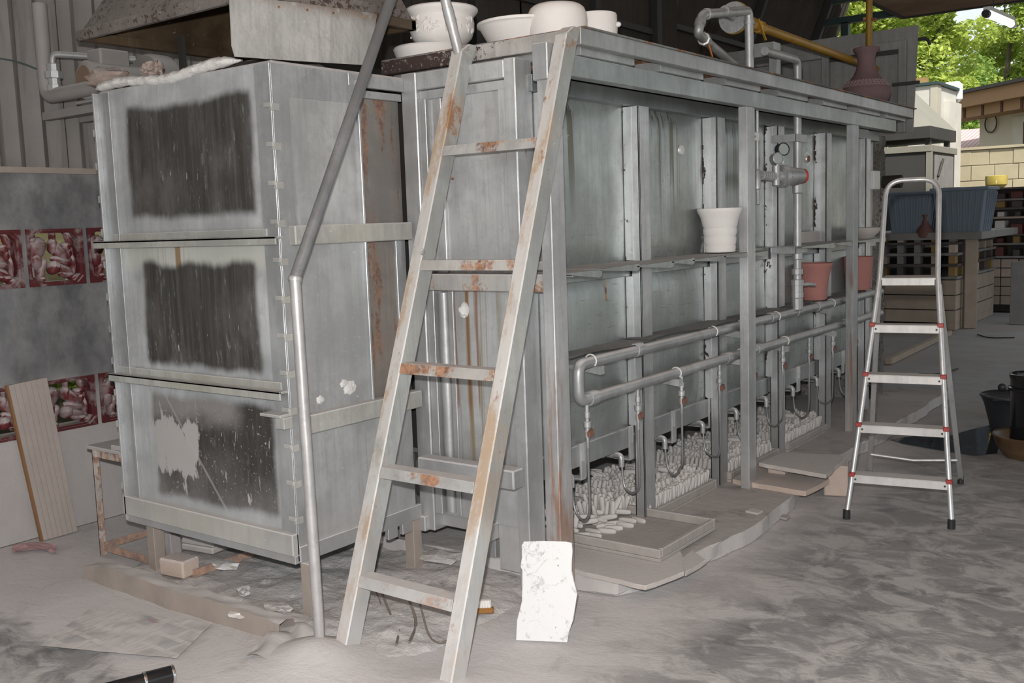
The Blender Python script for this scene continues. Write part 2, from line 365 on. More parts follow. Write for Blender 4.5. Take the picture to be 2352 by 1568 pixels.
    def build(s, name, mat, parent=None, bevel=0, smooth=False, solid=0):
        bm = s.bm
        if bevel: bmesh.ops.bevel(bm, geom=[e for e in bm.edges], offset=bevel, segments=1, affect='EDGES', clamp_overlap=True)
        if solid: bmesh.ops.solidify(bm, geom=bm.faces[:], thickness=solid)
        bmesh.ops.recalc_face_normals(bm, faces=bm.faces)
        if smooth:
            for f in bm.faces: f.smooth = True
            for e in bm.edges:
                if len(e.link_faces) == 2 and e.calc_face_angle() > .65: e.smooth = False
        me = bpy.data.meshes.new(name); o = bpy.data.objects.new(name, me)
        if parent is not None: o.parent = parent; org = wloc(parent)
        else:
            xs = [v.co for v in bm.verts]
            org = Vector(((min(v.x for v in xs)+max(v.x for v in xs))/2, (min(v.y for v in xs)+max(v.y for v in xs))/2, min(v.z for v in xs)))
            o.location = org
        for v in bm.verts: v.co -= org
        bm.to_mesh(me); bm.free(); me.materials.append(MAT[mat] if isinstance(mat, str) else mat); COL.objects.link(o)
        return o
def part(name, mat, parent, *boxes, bevel=.002):
    b = MB()
    for q in boxes: b.box(*q)
    return b.build(name, mat, parent, bevel)
def copy_tree(o, parent=None, loc=None):
    c = o.copy(); COL.objects.link(c); c.parent = parent
    if loc is not None: c.location = loc
    for ch in list(o.children): copy_tree(ch, c)
    return c
def arc(c, a, b, n=6):
    """quarter bend from direction a to direction b (vectors scaled to the bend radius) around centre c"""
    return [Vector(c)+Vector(a)*math.cos(t)+Vector(b)*math.sin(t) for t in (math.pi/2*i/n for i in range(n+1))]
def bend(pts, r, n=5):
    """polyline with rounded corners"""
    pts = [Vector(p) for p in pts]; out = [pts[0]]
    for i in range(1, len(pts)-1):
        p = pts[i]; a = (pts[i-1]-p); b = (pts[i+1]-p); ra = min(r, a.length*.45); rb = min(r, b.length*.45)
        p0 = p+a.normalized()*ra; p1 = p+b.normalized()*rb
        for k in range(n+1):
            t = k/n; out.append(p0*(1-t)**2+p*2*t*(1-t)+p1*t*t)
    return out+[pts[-1]]

# ------------------------------------------------------------------ the setting
ANN_Y = 2.555; ANN_X = -3.02; PL = .075; WX = -5.1
# floor with trodden dust and heaps at the ladder feet
g = G('dusty_concrete'); x, y, z = g.xyz()
wob = g.mul(g.sub(g.noise(1.4, 5, .6), .5), 1.1)
near = g.ss(g.add(x, wob), -1.45, -2.05)                       # dust lies thick along the kiln
corner = g.mul(g.ss(g.add(y, g.mul(g.sub(g.noise(3, 5, .65, off=3), .5), .7)), 2.0, 1.82), g.ss(x, -2.95, -3.3))
near = g.mul(near, g.sub(1, g.mul(corner, 1.0)))
near = g.mul(near, g.sub(1, g.mul(g.ss(y, 6.2, 8.5), .75)))
conc = g.mix(g.noise(3, 6, .65), (.19, .19, .192), (.33, .325, .323))
sw = g.ss(g.noise((4.2, 5.4, 1), 7, .7, off=5, dist=.9), .43, .60)
conc = g.mix(g.mul(sw, g.mul(g.ss(y, 9.5, 4.5), .85)), conc, (.48, .47, .468))
conc = g.mix(g.mul(g.ss(g.noise((3.5, 5.5, 1), 6, .7, off=15, dist=1.0), .52, .66), .6), conc, (.12, .12, .123))
br = g.ss(g.noise(.55, 3, off=9), .42, .62); conc = g.mix(g.mul(br, g.ss(y, 5.5, 9)), conc, (.20, .165, .14))
fine = g.noise(60, 3, .7, off=8)
dst = g.mix(g.noise(2.2, 5, .6, off=2), (.48, .463, .463), (.625, .605, .604))
dst = g.mix(g.mul(g.ss(g.noise((6, 4, 1), 5, .7, off=12, dist=.8), .56, .70), .5), dst, (.40, .375, .37))
c = g.mix(near, conc, dst); c = g.mix(g.mul(g.ss(fine, .62, .72), .25), c, (.6, .57, .56))
mfloor = g.done(c, g.add(.62, g.mul(near, .3)), 0, g.add(g.mul(g.noise((5, 7, 1), 6, .65, off=12, dist=.7), 1.), g.mul(fine, .25)), .35, .02, .3)
def floor_z(x, y):
    h = 0
    for cx, cy, r, a in ((-2.74, 2.36, .13, .045), (-2.65, 2.30, .20, .03), (-2.17, 2.40, .16, .03), (-2.45, 2.2, .35, .006), (-2.9, 2.3, .3, .008)):
        h += a*math.exp(-((x-cx)**2+(y-cy)**2)/(r*r))
    return h+.006*mnoise.noise(Vector((x*2.3, y*2.3, 0)))-.006
b = MB()
b.grid(60, 60, lambda u, v: V(-5.1+4.0*u, 1.4+2.2*v, floor_z(-5.1+4.0*u, 1.4+2.2*v) if 0 < u < 1 and 0 < v < 1 else -.004))
for q in ((-5.1, 8, -4, 1.4), (-5.1, 8, 3.6, 26), (-1.1, 8, 1.4, 3.6)):
    b.grid(2, 2, lambda u, v, q=q: V(q[0]+(q[1]-q[0])*u, q[2]+(q[3]-q[2])*v, -.004))
tag(b.build('floor', mfloor, smooth=True), kind='structure', label='grey concrete floor with trodden clay dust')
MAT['earth'] = plain('outside_earth', (.16, .15, .09), var=.3, sc=1.5, rough=.95)
b = MB(); b.box(-60, 60, -40, 90, -.12, -.06); tag(b.build('ground', 'earth'), kind='structure', label='bare ground outside the shed')
# low concrete plinth under the kiln
g = G('plinth_concrete')
c = g.mix(g.noise(2.4, 6, .65), (.36, .34, .328), (.54, .51, .50)); c = g.mix(g.mul(g.ss(g.noise((3, 5, 2), 5, .7, off=5), .55, .68), .6), c, (.24, .23, .225))
mpl = g.done(c, .9, 0, g.noise(9, 6, .65), .4, .02, .2)
pp = [V(*q) for q in ((-3.75, 3.34, 0), (-2.10, 3.44, 0), (-2.0, 3.75, 0), (-1.92, 4.4, 0), (-1.94, 4.9, 0), (-2.04, 5.3, 0), (-2.04, 8.6, 0), (-3.75, 8.6, 0))]; pq = []
for i, p in enumerate(pp):
    q = pp[(i+1) % 8]; n = max(1, int((q-p).length/.09)); pq += [p.lerp(q, k/n)+(V(random.uniform(-.014, .014), random.uniform(-.014, .014), 0) if k else V(0, 0, 0)) for k in range(n)]
b = MB(); b.prism(pq, (0, 0, PL))
tag(b.build('floor_plinth', mpl, bevel=.012), kind='structure', label='low dusty concrete plinth under the kiln')

# left wall: plaster bands, two rows of openwork blocks, corrugated sheets above
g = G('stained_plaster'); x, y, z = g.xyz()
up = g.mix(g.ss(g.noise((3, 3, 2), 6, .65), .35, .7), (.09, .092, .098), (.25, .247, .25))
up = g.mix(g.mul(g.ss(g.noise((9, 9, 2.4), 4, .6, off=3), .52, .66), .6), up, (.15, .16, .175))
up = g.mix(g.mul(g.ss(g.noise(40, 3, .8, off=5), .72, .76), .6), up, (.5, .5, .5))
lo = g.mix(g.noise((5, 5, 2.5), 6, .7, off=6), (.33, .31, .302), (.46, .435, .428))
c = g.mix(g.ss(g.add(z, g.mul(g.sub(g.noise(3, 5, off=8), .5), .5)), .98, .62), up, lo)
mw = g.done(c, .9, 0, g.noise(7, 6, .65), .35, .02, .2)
ROW = ((.535, .81), (1.305, 1.60)); PITCH = .335; Y0 = 1.985; NB = 7
wl = thing('wall_left', 'stained plaster wall with red openwork blocks behind the kiln', None, (WX, 4, 0)); tag(wl, kind='structure')
wz = [0, .535, .81, 1.305, 1.60, 1.885]; b = MB()
for i in (0, 2, 4): b.box(WX-.14, WX, -1, 16, wz[i], wz[i+1])
for (z0, z1) in ROW:
    b.box(WX-.14, WX, -1, Y0, z0, z1); b.box(WX-.14, WX, Y0+NB*PITCH-.03, 16, z0, z1)
    for k in range(NB-1):
        yy = Y0+(k+1)*PITCH; b.box(WX-.14, WX, yy-.03, yy, z0, z1)
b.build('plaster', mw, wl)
b = MB(); b.box(WX-.16, WX+.025, -1, 9.2, 1.885, 1.915); b.build('ledge', MAT['timber'], wl)
# openwork block: frame with cut corners and a moulded relief
g = G('red_glazed_block'); rd = g.mix(g.noise(12, 4), (.07, .012, .014), (.16, .026, .028))
dn = g.ss(g.add(g.nz(), g.mul(g.noise(22, 4, off=3), .5)), .35, .75)
rd = g.mix(g.mul(dn, .92), rd, (.46, .41, .41)); rd = g.mix(g.mul(g.ss(g.noise(11, 4, off=6), .45, .60), .55), rd, (.34, .29, .295))
MAT['block'] = g.done(rd, .5, 0, g.noise(40, 3), .1, .01)
g = G('red_block_frame'); rd = g.mix(g.noise(12, 4), (.055, .010, .012), (.125, .022, .024)); rd = g.mix(g.mul(g.ss(g.add(g.nz(), g.mul(g.noise(22, 4, off=3), .4)), .45, .8), .85), rd, (.44, .40, .40)); rd = g.mix(g.mul(g.ss(g.noise(8, 5, .65, off=6), .50, .62), .6), rd, (.29, .26, .262)); MAT['block_frame'] = g.done(rd, .5, 0)
def block_frame(h):
    w = PITCH-.03; b = MB(); out = [(0, 0), (w, 0), (w, h), (0, h)]; t = .011; ch = .034
    for depth, t0, t1, xo in ((.12, 0, t, -.11), (.10, t, t+.010, -.105)):
        o8 = [(t0+ch*(t0 > 0), t0), (w-t0-ch*(t0 > 0), t0), (w-t0, t0+ch*(t0 > 0)), (w-t0, h-t0-ch*(t0 > 0)), (w-t0-ch*(t0 > 0), h-t0), (t0+ch*(t0 > 0), h-t0), (t0, h-t0-ch*(t0 > 0)), (t0, t0+ch*(t0 > 0))]
        i8 = [(t1+ch, t1), (w-t1-ch, t1), (w-t1, t1+ch), (w-t1, h-t1-ch), (w-t1-ch, h-t1), (t1+ch, h-t1), (t1, h-t1-ch), (t1, t1+ch)]
        for k in range(8):
            a, bb, c2, d = o8[k], o8[(k+1) % 8], i8[(k+1) % 8], i8[k]
            q = [a, bb, c2, d]
            b.hexa([V(xo, p[0], p[1]) for p in q]+[V(xo+depth+.006, p[0], p[1]) for p in q])
    return b
def relief(h):
    """dusty moulded openwork: broad leaf, seated pointed shape, stems and curled foot pieces"""
    b = MB(); w = PITCH-.03; s = h/.295
    R = lambda a: Matrix.Rotation(math.radians(a), 3, 'X')
    for cy, cz, ry, rz, a, d in ((.075, .20, .052, .060, 20, .036), (.055, .235, .034, .026, 0, .03), (.10, .222, .03, .020, 25, .03), (.068, .13, .034, .055, -10, .03),
                                 (.10, .11, .022, .04, 25, .028), (.085, .07, .022, .05, 12, .028), (.088, .035, .02, .018, 0, .03),
                                 (.162, .205, .024, .045, 5, .036), (.166, .25, .014, .036, 0, .03), (.19, .175, .032, .075, -36, .038), (.20, .125, .060, .024, 18, .044),
                                 (.160, .095, .030, .045, 30, .046), (.20, .088, .055, .026, 24, .040), (.235, .20, .026, .026, 0, .036), (.245, .165, .02, .03, 0, .03),
                                 (.255, .24, .018, .05, -20, .026), (.265, .10, .018, .06, 0, .028), (.235, .05, .035, .02, 0, .036), (.262, .035, .028, .022, 0, .03), (.205, .055, .02, .016, 0, .03),
                                 (.05, .26, .02, .02, 0, .03)):
        b.blob((-.045, cy, cz*s), d, ry, rz*s, 2, .18, R(-a))
    b.tube([(-.05, .05, .03*s), (-.05, .048, .12*s), (-.05, .052, .27*s)], .012, 8); b.tube([(-.05, .268, .03*s), (-.05, .272, .27*s)], .011, 8)
    return b
for (z0, z1) in ROW:
    h = z1-z0; fm = None
    for k in range(NB):
        if k == 0:
            f = block_frame(h).build('openwork_block', 'block_frame', wl, smooth=False); rl = relief(h).build('relief', 'block', f, smooth=True)
            for o in (f, rl):
                for v in o.data.vertices: v.co += wloc(wl)
            f.location = V(WX, Y0, z0)-wl.location; fm = f
        else: copy_tree(fm, wl, fm.location+V(0, PITCH*k, 0))
# corrugated sheets (upper wall)
g = G('corrugated_sheet'); c = g.mix(g.noise(3, 6, .65), (.27, .25, .236), (.43, .405, .385)); c = g.mix(g.mul(g.ss(g.noise((14, 14, 1), 4, .6, off=3), .5, .7), .6), c, (.17, .155, .145))
c = g.mix(g.mul(g.ss(g.noise(60, 3, .8, off=8), .7, .76), .5), c, (.33, .31, .3)); MAT['corr'] = g.done(c, .9, 0, g.noise(50, 4), .25, .01, .2)
g = G('corrugated_shaded'); c = g.mix(g.noise(3, 6, .65), (.07, .06, .055), (.125, .108, .098)); MAT['corr_shaded'] = g.done(c, .9, 0, g.noise(50, 4), .25, .01, .2)  # same sheeting coloured darker for the flash falloff towards the far end
k = 0; y = -1.0
while y < 9.0:
    b = MB(); n = 40; y1 = y+.98
    b.grid(n, 1, lambda u, v, y=y, y1=y1: V(WX-.02-.04*(k % 2)*.3+.028*math.sin(2*math.pi*(y+(y1-y)*u+.02)/.115), y+(y1-y+.03)*u, 1.90+2.9*v))
    b.build('corrugated_panel', 'corr' if y < 4.2 else 'corr_shaded', wl, smooth=True, solid=.006); y = y1; k += 1
MAT['dark_steel'] = plain('dark_steel', (.03, .027, .026), rough=.7)
for yy in (4.55, 6.35, 8.1, 9.25): MB().box(WX+.03, WX+.11, yy-.05, yy+.05, 1.9, 4.7).build('wall_post', 'dark_steel', wl, .004)
for zz in (2.62, 3.4): MB().box(WX+.03, WX+.07, 4.3, 9.2, zz-.03, zz+.03).build('wall_rail', 'dark_steel', wl, .003)
# leaning far end of the wall
wf = thing('wall_far_left', 'shaded corrugated sheets leaning inwards at the far end', None, (WX, 11, 0)); tag(wf, kind='structure')
def lean(z): return -6.0+(z-2.0)*.40
y = 9.0; k = 0
while y < 14.2:
    b = MB(); b.grid(40, 1, lambda u, v, y=y: V(lean(1.9+2.9*v)+.028*math.sin(2*math.pi*(y+.98*u)/.115), y+1.0*u, 1.9+2.9*v)); b.build('corrugated_panel', 'corr_shaded', wf, smooth=True, solid=.006); y += .98; k += 1
for yy in (9.9, 12.0, 14.0): MB().beam((lean(1.9)+.09, yy, 1.9), (lean(4.8)+.09, yy, 4.8), .10, .08, (0, 1, 0)).build('wall_post', 'dark_steel', wf, .004)
MB().beam((lean(3.6)+.1, 9, 3.6), (lean(3.6)+.1, 14.2, 3.6), .06, .06).build('wall_rail', 'dark_steel', wf, .004)
MB().box(-6.1, -5.9, 9, 14.2, 0, 1.9).build('plaster', mw, wf)
# what is seen through the openwork: neighbouring wall, close outside
MAT['olive'] = plain('olive_wall', (.13, .115, .06), var=.3, sc=3, rough=.9)
tag(MB().box(-7.3, -7.15, -1, 7, -.06, 3.2).build('wall_outside', 'olive'), kind='structure', label='olive neighbouring wall seen through the openwork blocks')
# roof, trusses and the lowered ceiling
rf = thing('ceiling', 'corrugated shed roof on dark green trusses', None, (0, 6, 4.4)); tag(rf, kind='structure')
g = G('roof_sheet'); c = g.mix(g.noise((3, .6, 3), 5), (.34, .33, .32), (.50, .49, .48)); MAT['roofs'] = g.done(c, .7, 0)
k = 0; x0 = -5.3
while x0 < 7.5:
    b = MB(); b.grid(44, 1, lambda u, v, x0=x0: V(x0+1.0*u, -4+18.6*v, 4.50+.03*(k % 2)*.3+.022*math.sin(2*math.pi*(x0+u)/.09)))
    b.build('roof_sheet', 'roofs', rf, smooth=True, solid=.004); x0 += .98; k += 1
for yy in (4.5, 9.5, 14.05):
    MB().box(-5.2, 7.5, yy-.05, yy+.05, 4.08, 4.17).build('truss_chord', 'teal_paint', rf, .004)
    MB().box(-5.2, 7.5, yy-.05, yy+.05, 4.36, 4.45).build('truss_chord', 'teal_paint', rf, .004)
    for kx in range(11): MB().box(-4.2+kx*1.1, -4.12+kx*1.1, yy-.04, yy+.04, 4.17, 4.36).build('truss_web', 'teal_paint', rf, .004)
MB().box(-4.80, -4.70, 14.0, 14.1, 0, 4.1).build('roof_post', 'teal_paint', rf, .004)
g = G('stained_ceiling_board'); c = g.mix(g.ss(g.noise(1.4, 5, .6), .35, .7), (.20, .115, .07), (.33, .225, .15)); MAT['ceil'] = g.done(c, .85, 0, g.noise(20, 3), .1)
cl = thing('ceiling_lowered', 'lowered ceiling of brown stained boards', None, (0, 6, 3.6)); tag(cl, kind='structure')
for ix in range(5):
    for iy in range(7):
        xx = -3.25+ix*1.23; yy = 11.48-iy*2.45
        MB().box(xx, xx+1.222, yy-2.442, yy, 3.60, 3.62).build('ceiling_board', 'ceil', cl, .003)
MB().box(-3.27, 2.95, 11.48, 11.52, 3.585, 3.68).build('edge_trim', 'dark_steel', cl); MB().box(-3.29, -3.25, -5, 11.5, 3.585, 3.68).build('edge_trim', 'dark_steel', cl)

# ------------------------------------------------------------------ main kiln
K = thing('kiln', 'long galvanised steel gas kiln with riveted side panels on posts', 'kiln', (-3.0, 5.6, PL))
KX = -2.45; POSTS = (4.17, 5.0, 5.83, 6.65, 7.47)
part('core', 'void', K, (-3.6, KX-.03, 3.42, 7.9, .52, 2.17), bevel=0)
part('roof_sheet', 'deck', K, (-3.62, KX-.02, 3.40, 7.92, 2.17, 2.19), bevel=0)
ys = [3.37]+[p for p in POSTS]+[7.90]
def bulged(y0, y1, z0, z1, d=.02):
    b = MB()
    def f(u, v):
        e = (1-(2*u-1)**4)*(1-(2*v-1)**8)
        return V(KX-.006+d*e+.0025*mnoise.noise(V(y0+u*3, v*3, z0)), y0+(y1-y0)*u, z0+(z1-z0)*v)
    b.grid(16, 14, f); return b
for i in range(6):
    a = ys[i]+(.05 if i else 0); e = ys[i+1]
    bulged(a, e, 1.35, 2.075).build('wall_panel', 'sheet', K, smooth=True)
    bulged(a, e, .55, 1.285).build('wall_panel', 'sheet', K, smooth=True)
    part('mid_rail', 'beam', K, (KX-.01, KX+.022, a, e, 1.282, 1.352))
    part('skirt', 'beam', K, (KX-.015, KX+.012, a, e, .455, .552))
for i, p in enumerate(POSTS):
    # channel post: web towards the viewer, two flanges
    MB().box(-2.425, -2.37, p, p+.008, PL, 2.07).box(-2.378, -2.37, p, p+.10, PL, 2.07).box(-2.425, -2.418, p, p+.10, PL, 2.07).build('post', 'post', K, .0015)
    part('seal_strip', 'seal', K, (-2.452, -2.405, p-.005, p-.0005, 1.355, 2.068), bevel=.001); part('seal_strip', 'seal', K, (-2.452, -2.412, p-.005, p-.0005, .56, 1.28), bevel=.001)
part('top_rail', 'top_rail', K, (KX-.02, -2.40, 3.37, 7.62, 2.072, 2.14)); part('top_rail', 'top_rail', K, (KX-.06, -2.425, 7.62, 7.95, 2.072, 2.14))
# spy hole covers, small holes and slit on the side
for px, py, r in ((1558, 345, .052), (1850, 365, .05)):
    p = at(px, py, 'x', KX); d = MB(); d.lathe([(0, 0), (r, 0), (r, .012), (r*.55, .012), (r*.5, .02), (0, .02)], p, 28, (1, 0, 0)); o = d.build('spy_hole_cover', 'seal', K, smooth=True)
    MB().lathe([(0, .0), (r*.48, 0), (r*.42, .024), (0, .026)], p, 20, (1, 0, 0)).build('plug', 'fibre' if px < 1700 else 'rust_dark', o, smooth=True)
p = at(1522, 393, 'x', KX); MB().cyl(p, p+V(.008, 0, 0), .011, 14).build('bolt_hole', 'void', K)
MB().prism([at(1391, 645, 'x', KX+.008), at(1396, 760, 'x', KX+.008), at(1391, 802, 'x', KX+.008), at(1386, 760, 'x', KX+.008)], (.003, 0, 0)).build('rust_seam', 'rust_dark', K)
p = at(1548, 730, 'x', KX)
# sooty end wall
b = MB(); b.grid(6, 40, lambda u, v: V(-2.47+.02*mnoise.noise(V(u*5, v*30, 3)), 7.93+.32*u, PL+(2.13-PL)*v)); b.box(-3.6, -2.49, 7.93, 8.25, PL, 2.13); b.build('end_brickwork', 'soot', K)
q = at(2004, 414, 'x', -2.44); part('switch_box', 'white_paint', K, (-2.45, -2.40, q.y-.09, q.y+.06, q.z-.07, q.z+.07), bevel=.006)
b = MB(); q = at(2035, 418, 'x', -2.45); b.cyl(q-V(.05, 0, 0), q+V(.12, 0, 0), .05, 16); b.build('burner_port', 'void', K)
# the front end
FY = 3.28
part('front_post', 'frame', K, (-3.03, -2.945, FY, FY+.10, .19, 2.20), bevel=.004)
part('front_post', 'frame', K, (-2.475, -2.418, FY, FY+.115, .02, 2.20), bevel=.004)
part('front_rail', 'frame', K, (-2.945, -2.475, FY+.002, FY+.06, 2.125, 2.197), bevel=.004)
part('front_panel', 'front_sheet', K, (-2.945, -2.475, FY+.045, FY+.06, 1.34, 2.13))
part('front_panel', 'front_sheet', K, (-2.945, -2.475, FY+.045, FY+.06, .26, 1.28))
part('panel_frame', 'frame', K, (-2.945, -2.475, FY+.022, FY+.045, 2.085, 2.120)); part('panel_frame', 'frame', K, (-2.515, -2.475, FY+.012, FY+.045, 1.345, 2.085))
part('panel_frame', 'frame', K, (-2.945, -2.905, FY+.012, FY+.045, 1.345, 2.085)); part('panel_frame', 'frame', K, (-2.88, -2.835, FY+.03, FY+.045, 1.345, 2.085))
part('panel_frame', 'frame', K, (-2.515, -2.475, FY+.012, FY+.045, .47, 1.275)); part('panel_frame', 'frame', K, (-2.945, -2.905, FY+.012, FY+.045, .27, 1.275))
MB().lathe([(.026, 0), (.026, .98)], (-2.875, FY+.047, .28), 20).build('rolled_edge', 'frame', K, smooth=True)
part('panel_frame', 'frame', K, (-2.84, -2.815, FY+.034, FY+.045, .27, 1.275))
part('front_beam', 'rung', K, (-2.96, -2.25, FY-.045, FY+.002, 1.275, 1.345), bevel=.004); part('front_beam', 'frame', K, (-2.42, -2.25, FY-.03, FY+.0, 1.36, 1.395), bevel=.004)
part('low_beam', 'frame', K, (-2.965, -2.436, FY-.075, FY+.0, .46, .543), bevel=.006)
part('bottom_rail', 'frame', K, (-2.96, -2.64, FY+.06, FY+.10, .20, .27), bevel=.004); part('bottom_rail', 'frame', K, (-2.66, -2.62, FY-.05, FY+.30, .195, .268), bevel=.004)
part('bottom_rail', 'frame', K, (-3.03, -2.985, FY-.02, FY+.12, .185, .255), bevel=.004)
part('kick_panel', 'front_sheet', K, (-2.62, -2.475, FY+.05, FY+.06, .06, .45))
p = at(1068, 712, 'y', FY+.045); b = MB(); b.blob(p, .024, .03, .034, 3, .25); b.build('fibre_plug', 'fibre', K, smooth=True)
p = at(1040, 410, 'y', FY+.045); MB().cyl(p, p-V(0, .006, 0), .006, 10).build('screw', 'rust_dark', K)
# wall end next to the corner post and the rusty strip below
part('corner_strip', 'frame', K, (-2.418, -2.39, FY+.12, FY+.15, .10, 2.07)); MB().lathe([(.028, 0), (.028, 1.6)], (-2.39, FY+.17, .45), 20).build('rolled_edge', 'front_sheet', K, smooth=True)
part('rust_strip', 'rust_dark', K, (-2.362, -2.352, FY+.14, FY+.145, .42, 1.02))
for (x_, y_) in ((-2.72, 3.42), (-3.4, 3.6), (-3.0, 4.4), (-3.0, 5.4), (-3.0, 6.4), (-3.0, 7.4), (-2.62, 4.65), (-2.62, 5.5), (-2.62, 6.3), (-2.62, 7.1)):
    part('support_leg', 'beam', K, (x_-.03, x_+.03, y_-.03, y_+.03, PL, .53))
part('flue_floor', 'beam', K, (-3.5, KX-.03, 3.45, 7.9, .49, .525), bevel=0)

# ------------------------------------------------------------------ platform over the kiln
PF = thing('platform', 'rust speckled steel platform edge above the kiln carrying white pots', 'platform', (-2.6, 5.5, PL))
PX, PY, PZ = -2.14, 3.335, 2.285
part('deck', 'deck', PF, (-3.19, PX-.004, PY+.005, 7.82, PZ-.012, PZ), bevel=.001)
part('edge_beam', 'edge_front', PF, (-3.195, PX-.045, PY, PY+.04, PZ-.066, PZ-.004), bevel=.003)
MB().prism([(PX-.04, PY+.0, PZ-.066), (PX, PY+.0, PZ-.066), (PX, 7.81, PZ-.072), (PX-.04, 7.81, PZ-.072)], (0, 0, .066)).build('edge_beam', 'edge_side', PF, .003)
part('edge_lip', 'deck', PF, (PX-.02, PX+.012, PY+.01, 7.86, PZ-.005, PZ+.002), bevel=0)
part('side_beam', 'beam', PF, (-2.25, -2.2, 3.33, 7.6, 2.108, 2.19), bevel=.003)
for yy in (3.40, 4.05, 4.72, 5.40, 6.08, 6.75, 7.35): part('joist', 'edge_side', PF, (-3.18, PX-.045, yy, yy+.42, 2.192, PZ-.05), bevel=.001)
part('under_sheet', 'rust_dark', PF, (-3.18, -2.25, 3.38, 7.8, 2.235, 2.25), bevel=0)
part('post', 'corner_post', PF, (-2.25, -2.2, 3.19, 3.285, .03, 2.17), bevel=.003)
part('post_sleeve', 'post', PF, (-2.262, -2.192, 3.18, 3.31, 2.08, 2.218), bevel=.004)
part('post', 'post', PF, (-2.25, -2.2, 5.0, 5.10, PL, 2.108), bevel=.003); part('post', 'far_post', PF, (-2.25, -2.2, 6.68, 6.78, PL, 2.108), bevel=.003)
part('rear_post', 'beam', PF, (-3.19, -3.14, 7.70, 7.80, PL, 2.19)); part('upright', 'edge_side', PF, (-2.43, -2.38, 5.84, 5.90, PZ-.01, PZ+.27), bevel=.003)
part('bracket', 'edge_side', PF, (-2.56, -2.38, 5.80, 5.84, PZ+.19, PZ+.27), bevel=.003)

# ------------------------------------------------------------------ left kiln box
A = thing('kiln_box', 'tall galvanised kiln box with three dark painted front panels', 'kiln', (-3.6, 2.8, 0))
AX0 = -4.175
def rect(p0, p1):
    a = at(*p0, 'y', ANN_Y); c_ = at(*p1, 'y', ANN_Y); return a, c_
def pr(cs):
    P = [at(*c_, 'y', ANN_Y) for c_ in cs]; return ((P[0].x+P[2].x)/2, (P[1].x+P[3].x)/2, (P[2].z+P[3].z)/2, (P[0].z+P[1].z)/2)
D0 = dark_panel('upper_dark_panel', *pr(((290, 250), (578, 215), (298, 490), (582, 500))), 0)
D1 = dark_panel('middle_dark_panel', *pr(((322, 610), (588, 600), (345, 835), (600, 855))), 1)
D2 = dark_panel('lower_dark_panel', *pr(((352, 905), (625, 935), (360, 1130), (640, 1190))), 2)
part('inner_body', 'void', A, (AX0+.02, ANN_X-.02, ANN_Y+.03, 2.99, .27, 2.16), bevel=0)
def pan(z0, z1, m, s):
    b = MB(); b.grid(24, 16, lambda u, v: V(AX0+.02+(ANN_X-AX0-.04)*u, ANN_Y+.006+.004*mnoise.noise(V(u*4, v*3, s))-.004*math.sin(math.pi*u)*math.sin(math.pi*v), z0+(z1-z0)*v)); b.build('front_panel', m, A, smooth=True)
pan(1.53, 2.18, D0, 1); pan(.915, 1.53, D1, 5); pan(.30, .915, D2, 9)
for x0_, x1_, d in ((AX0, AX0+.012, .03), (AX0+.012, AX0+.10, .008), (AX0+.095, AX0+.105, .014), (ANN_X-.085, ANN_X+.004, .006)):
    part('corner_strip', 'annex_frame', A, (x0_, x1_, ANN_Y-d, ANN_Y+.012, .25, 2.175), bevel=.0015)
part('ledge', 'annex_ledge', A, (-4.245, ANN_X+.02, ANN_Y-.038, ANN_Y, 1.520, 1.530), (-4.245, ANN_X+.02, ANN_Y-.038, ANN_Y-.03, 1.498, 1.530), (AX0+.06, ANN_X-.06, ANN_Y-.012, ANN_Y, 1.530, 1.56))
part('ledge', 'annex_ledge', A, (AX0-.02, ANN_X+.0, ANN_Y-.045, ANN_Y, .925, .935), (AX0-.02, ANN_X+.0, ANN_Y-.045, ANN_Y-.037, .90, .935), (AX0, ANN_X-.03, ANN_Y-.012, ANN_Y, .935, .965))
part('bottom_band', 'annex_ledge', A, (AX0-.012, ANN_X+.004, ANN_Y-.03, ANN_Y+.01, .275, .365), bevel=.004); part('bottom_lip', 'annex_frame', A, (AX0, ANN_X+.004, ANN_Y-.022, ANN_Y+.03, .243, .276))
for i in range(12):   # bent tabs along both front corners
    zz = 2.02-.145*i
    if abs(zz-1.53) < .04 or abs(zz-.93) < .04: continue
    part('tab', 'annex_ledge', A, (ANN_X-.028, ANN_X+.012, ANN_Y-.016, ANN_Y-.006, zz-.008, zz+.008), (ANN_X, ANN_X+.014, ANN_Y-.012, ANN_Y+.025, zz-.022, zz+.004), bevel=.001)
    part('tab', 'annex_ledge', A, (AX0-.016, AX0+.004, ANN_Y-.028, ANN_Y-.004, zz-.03, zz+.0), bevel=.001)
# right-hand side of the box
SY1 = 3.005
part('side_panel', 'annex_side', A, (ANN_X-.012, ANN_X, ANN_Y+.005, SY1, 1.50, 2.175)); part('side_panel', 'annex_side', A, (ANN_X-.012, ANN_X, ANN_Y+.005, SY1, .80, 1.52)); part('side_panel', 'annex_side', A, (ANN_X-.012, ANN_X, ANN_Y+.005, SY1+.24, .25, .80))
part('side_strip', 'annex_frame', A, (ANN_X-.005, ANN_X+.005, ANN_Y, ANN_Y+.085, .25, 2.175)); part('side_strip', 'annex_frame', A, (ANN_X-.01, ANN_X+.016, SY1-.012, SY1, .80, 2.15)); part('side_strip', 'annex_frame', A, (ANN_X-.03, ANN_X+.004, SY1, SY1+.012, .80, 2.15))
part('side_strip', 'annex_frame', A, (ANN_X-.005, ANN_X+.004, ANN_Y+.08, SY1, 2.055, 2.175)); part('side_rail', 'annex_frame', A, (ANN_X-.02, ANN_X+.006, ANN_Y+.4, 3.28, 2.125, 2.175))
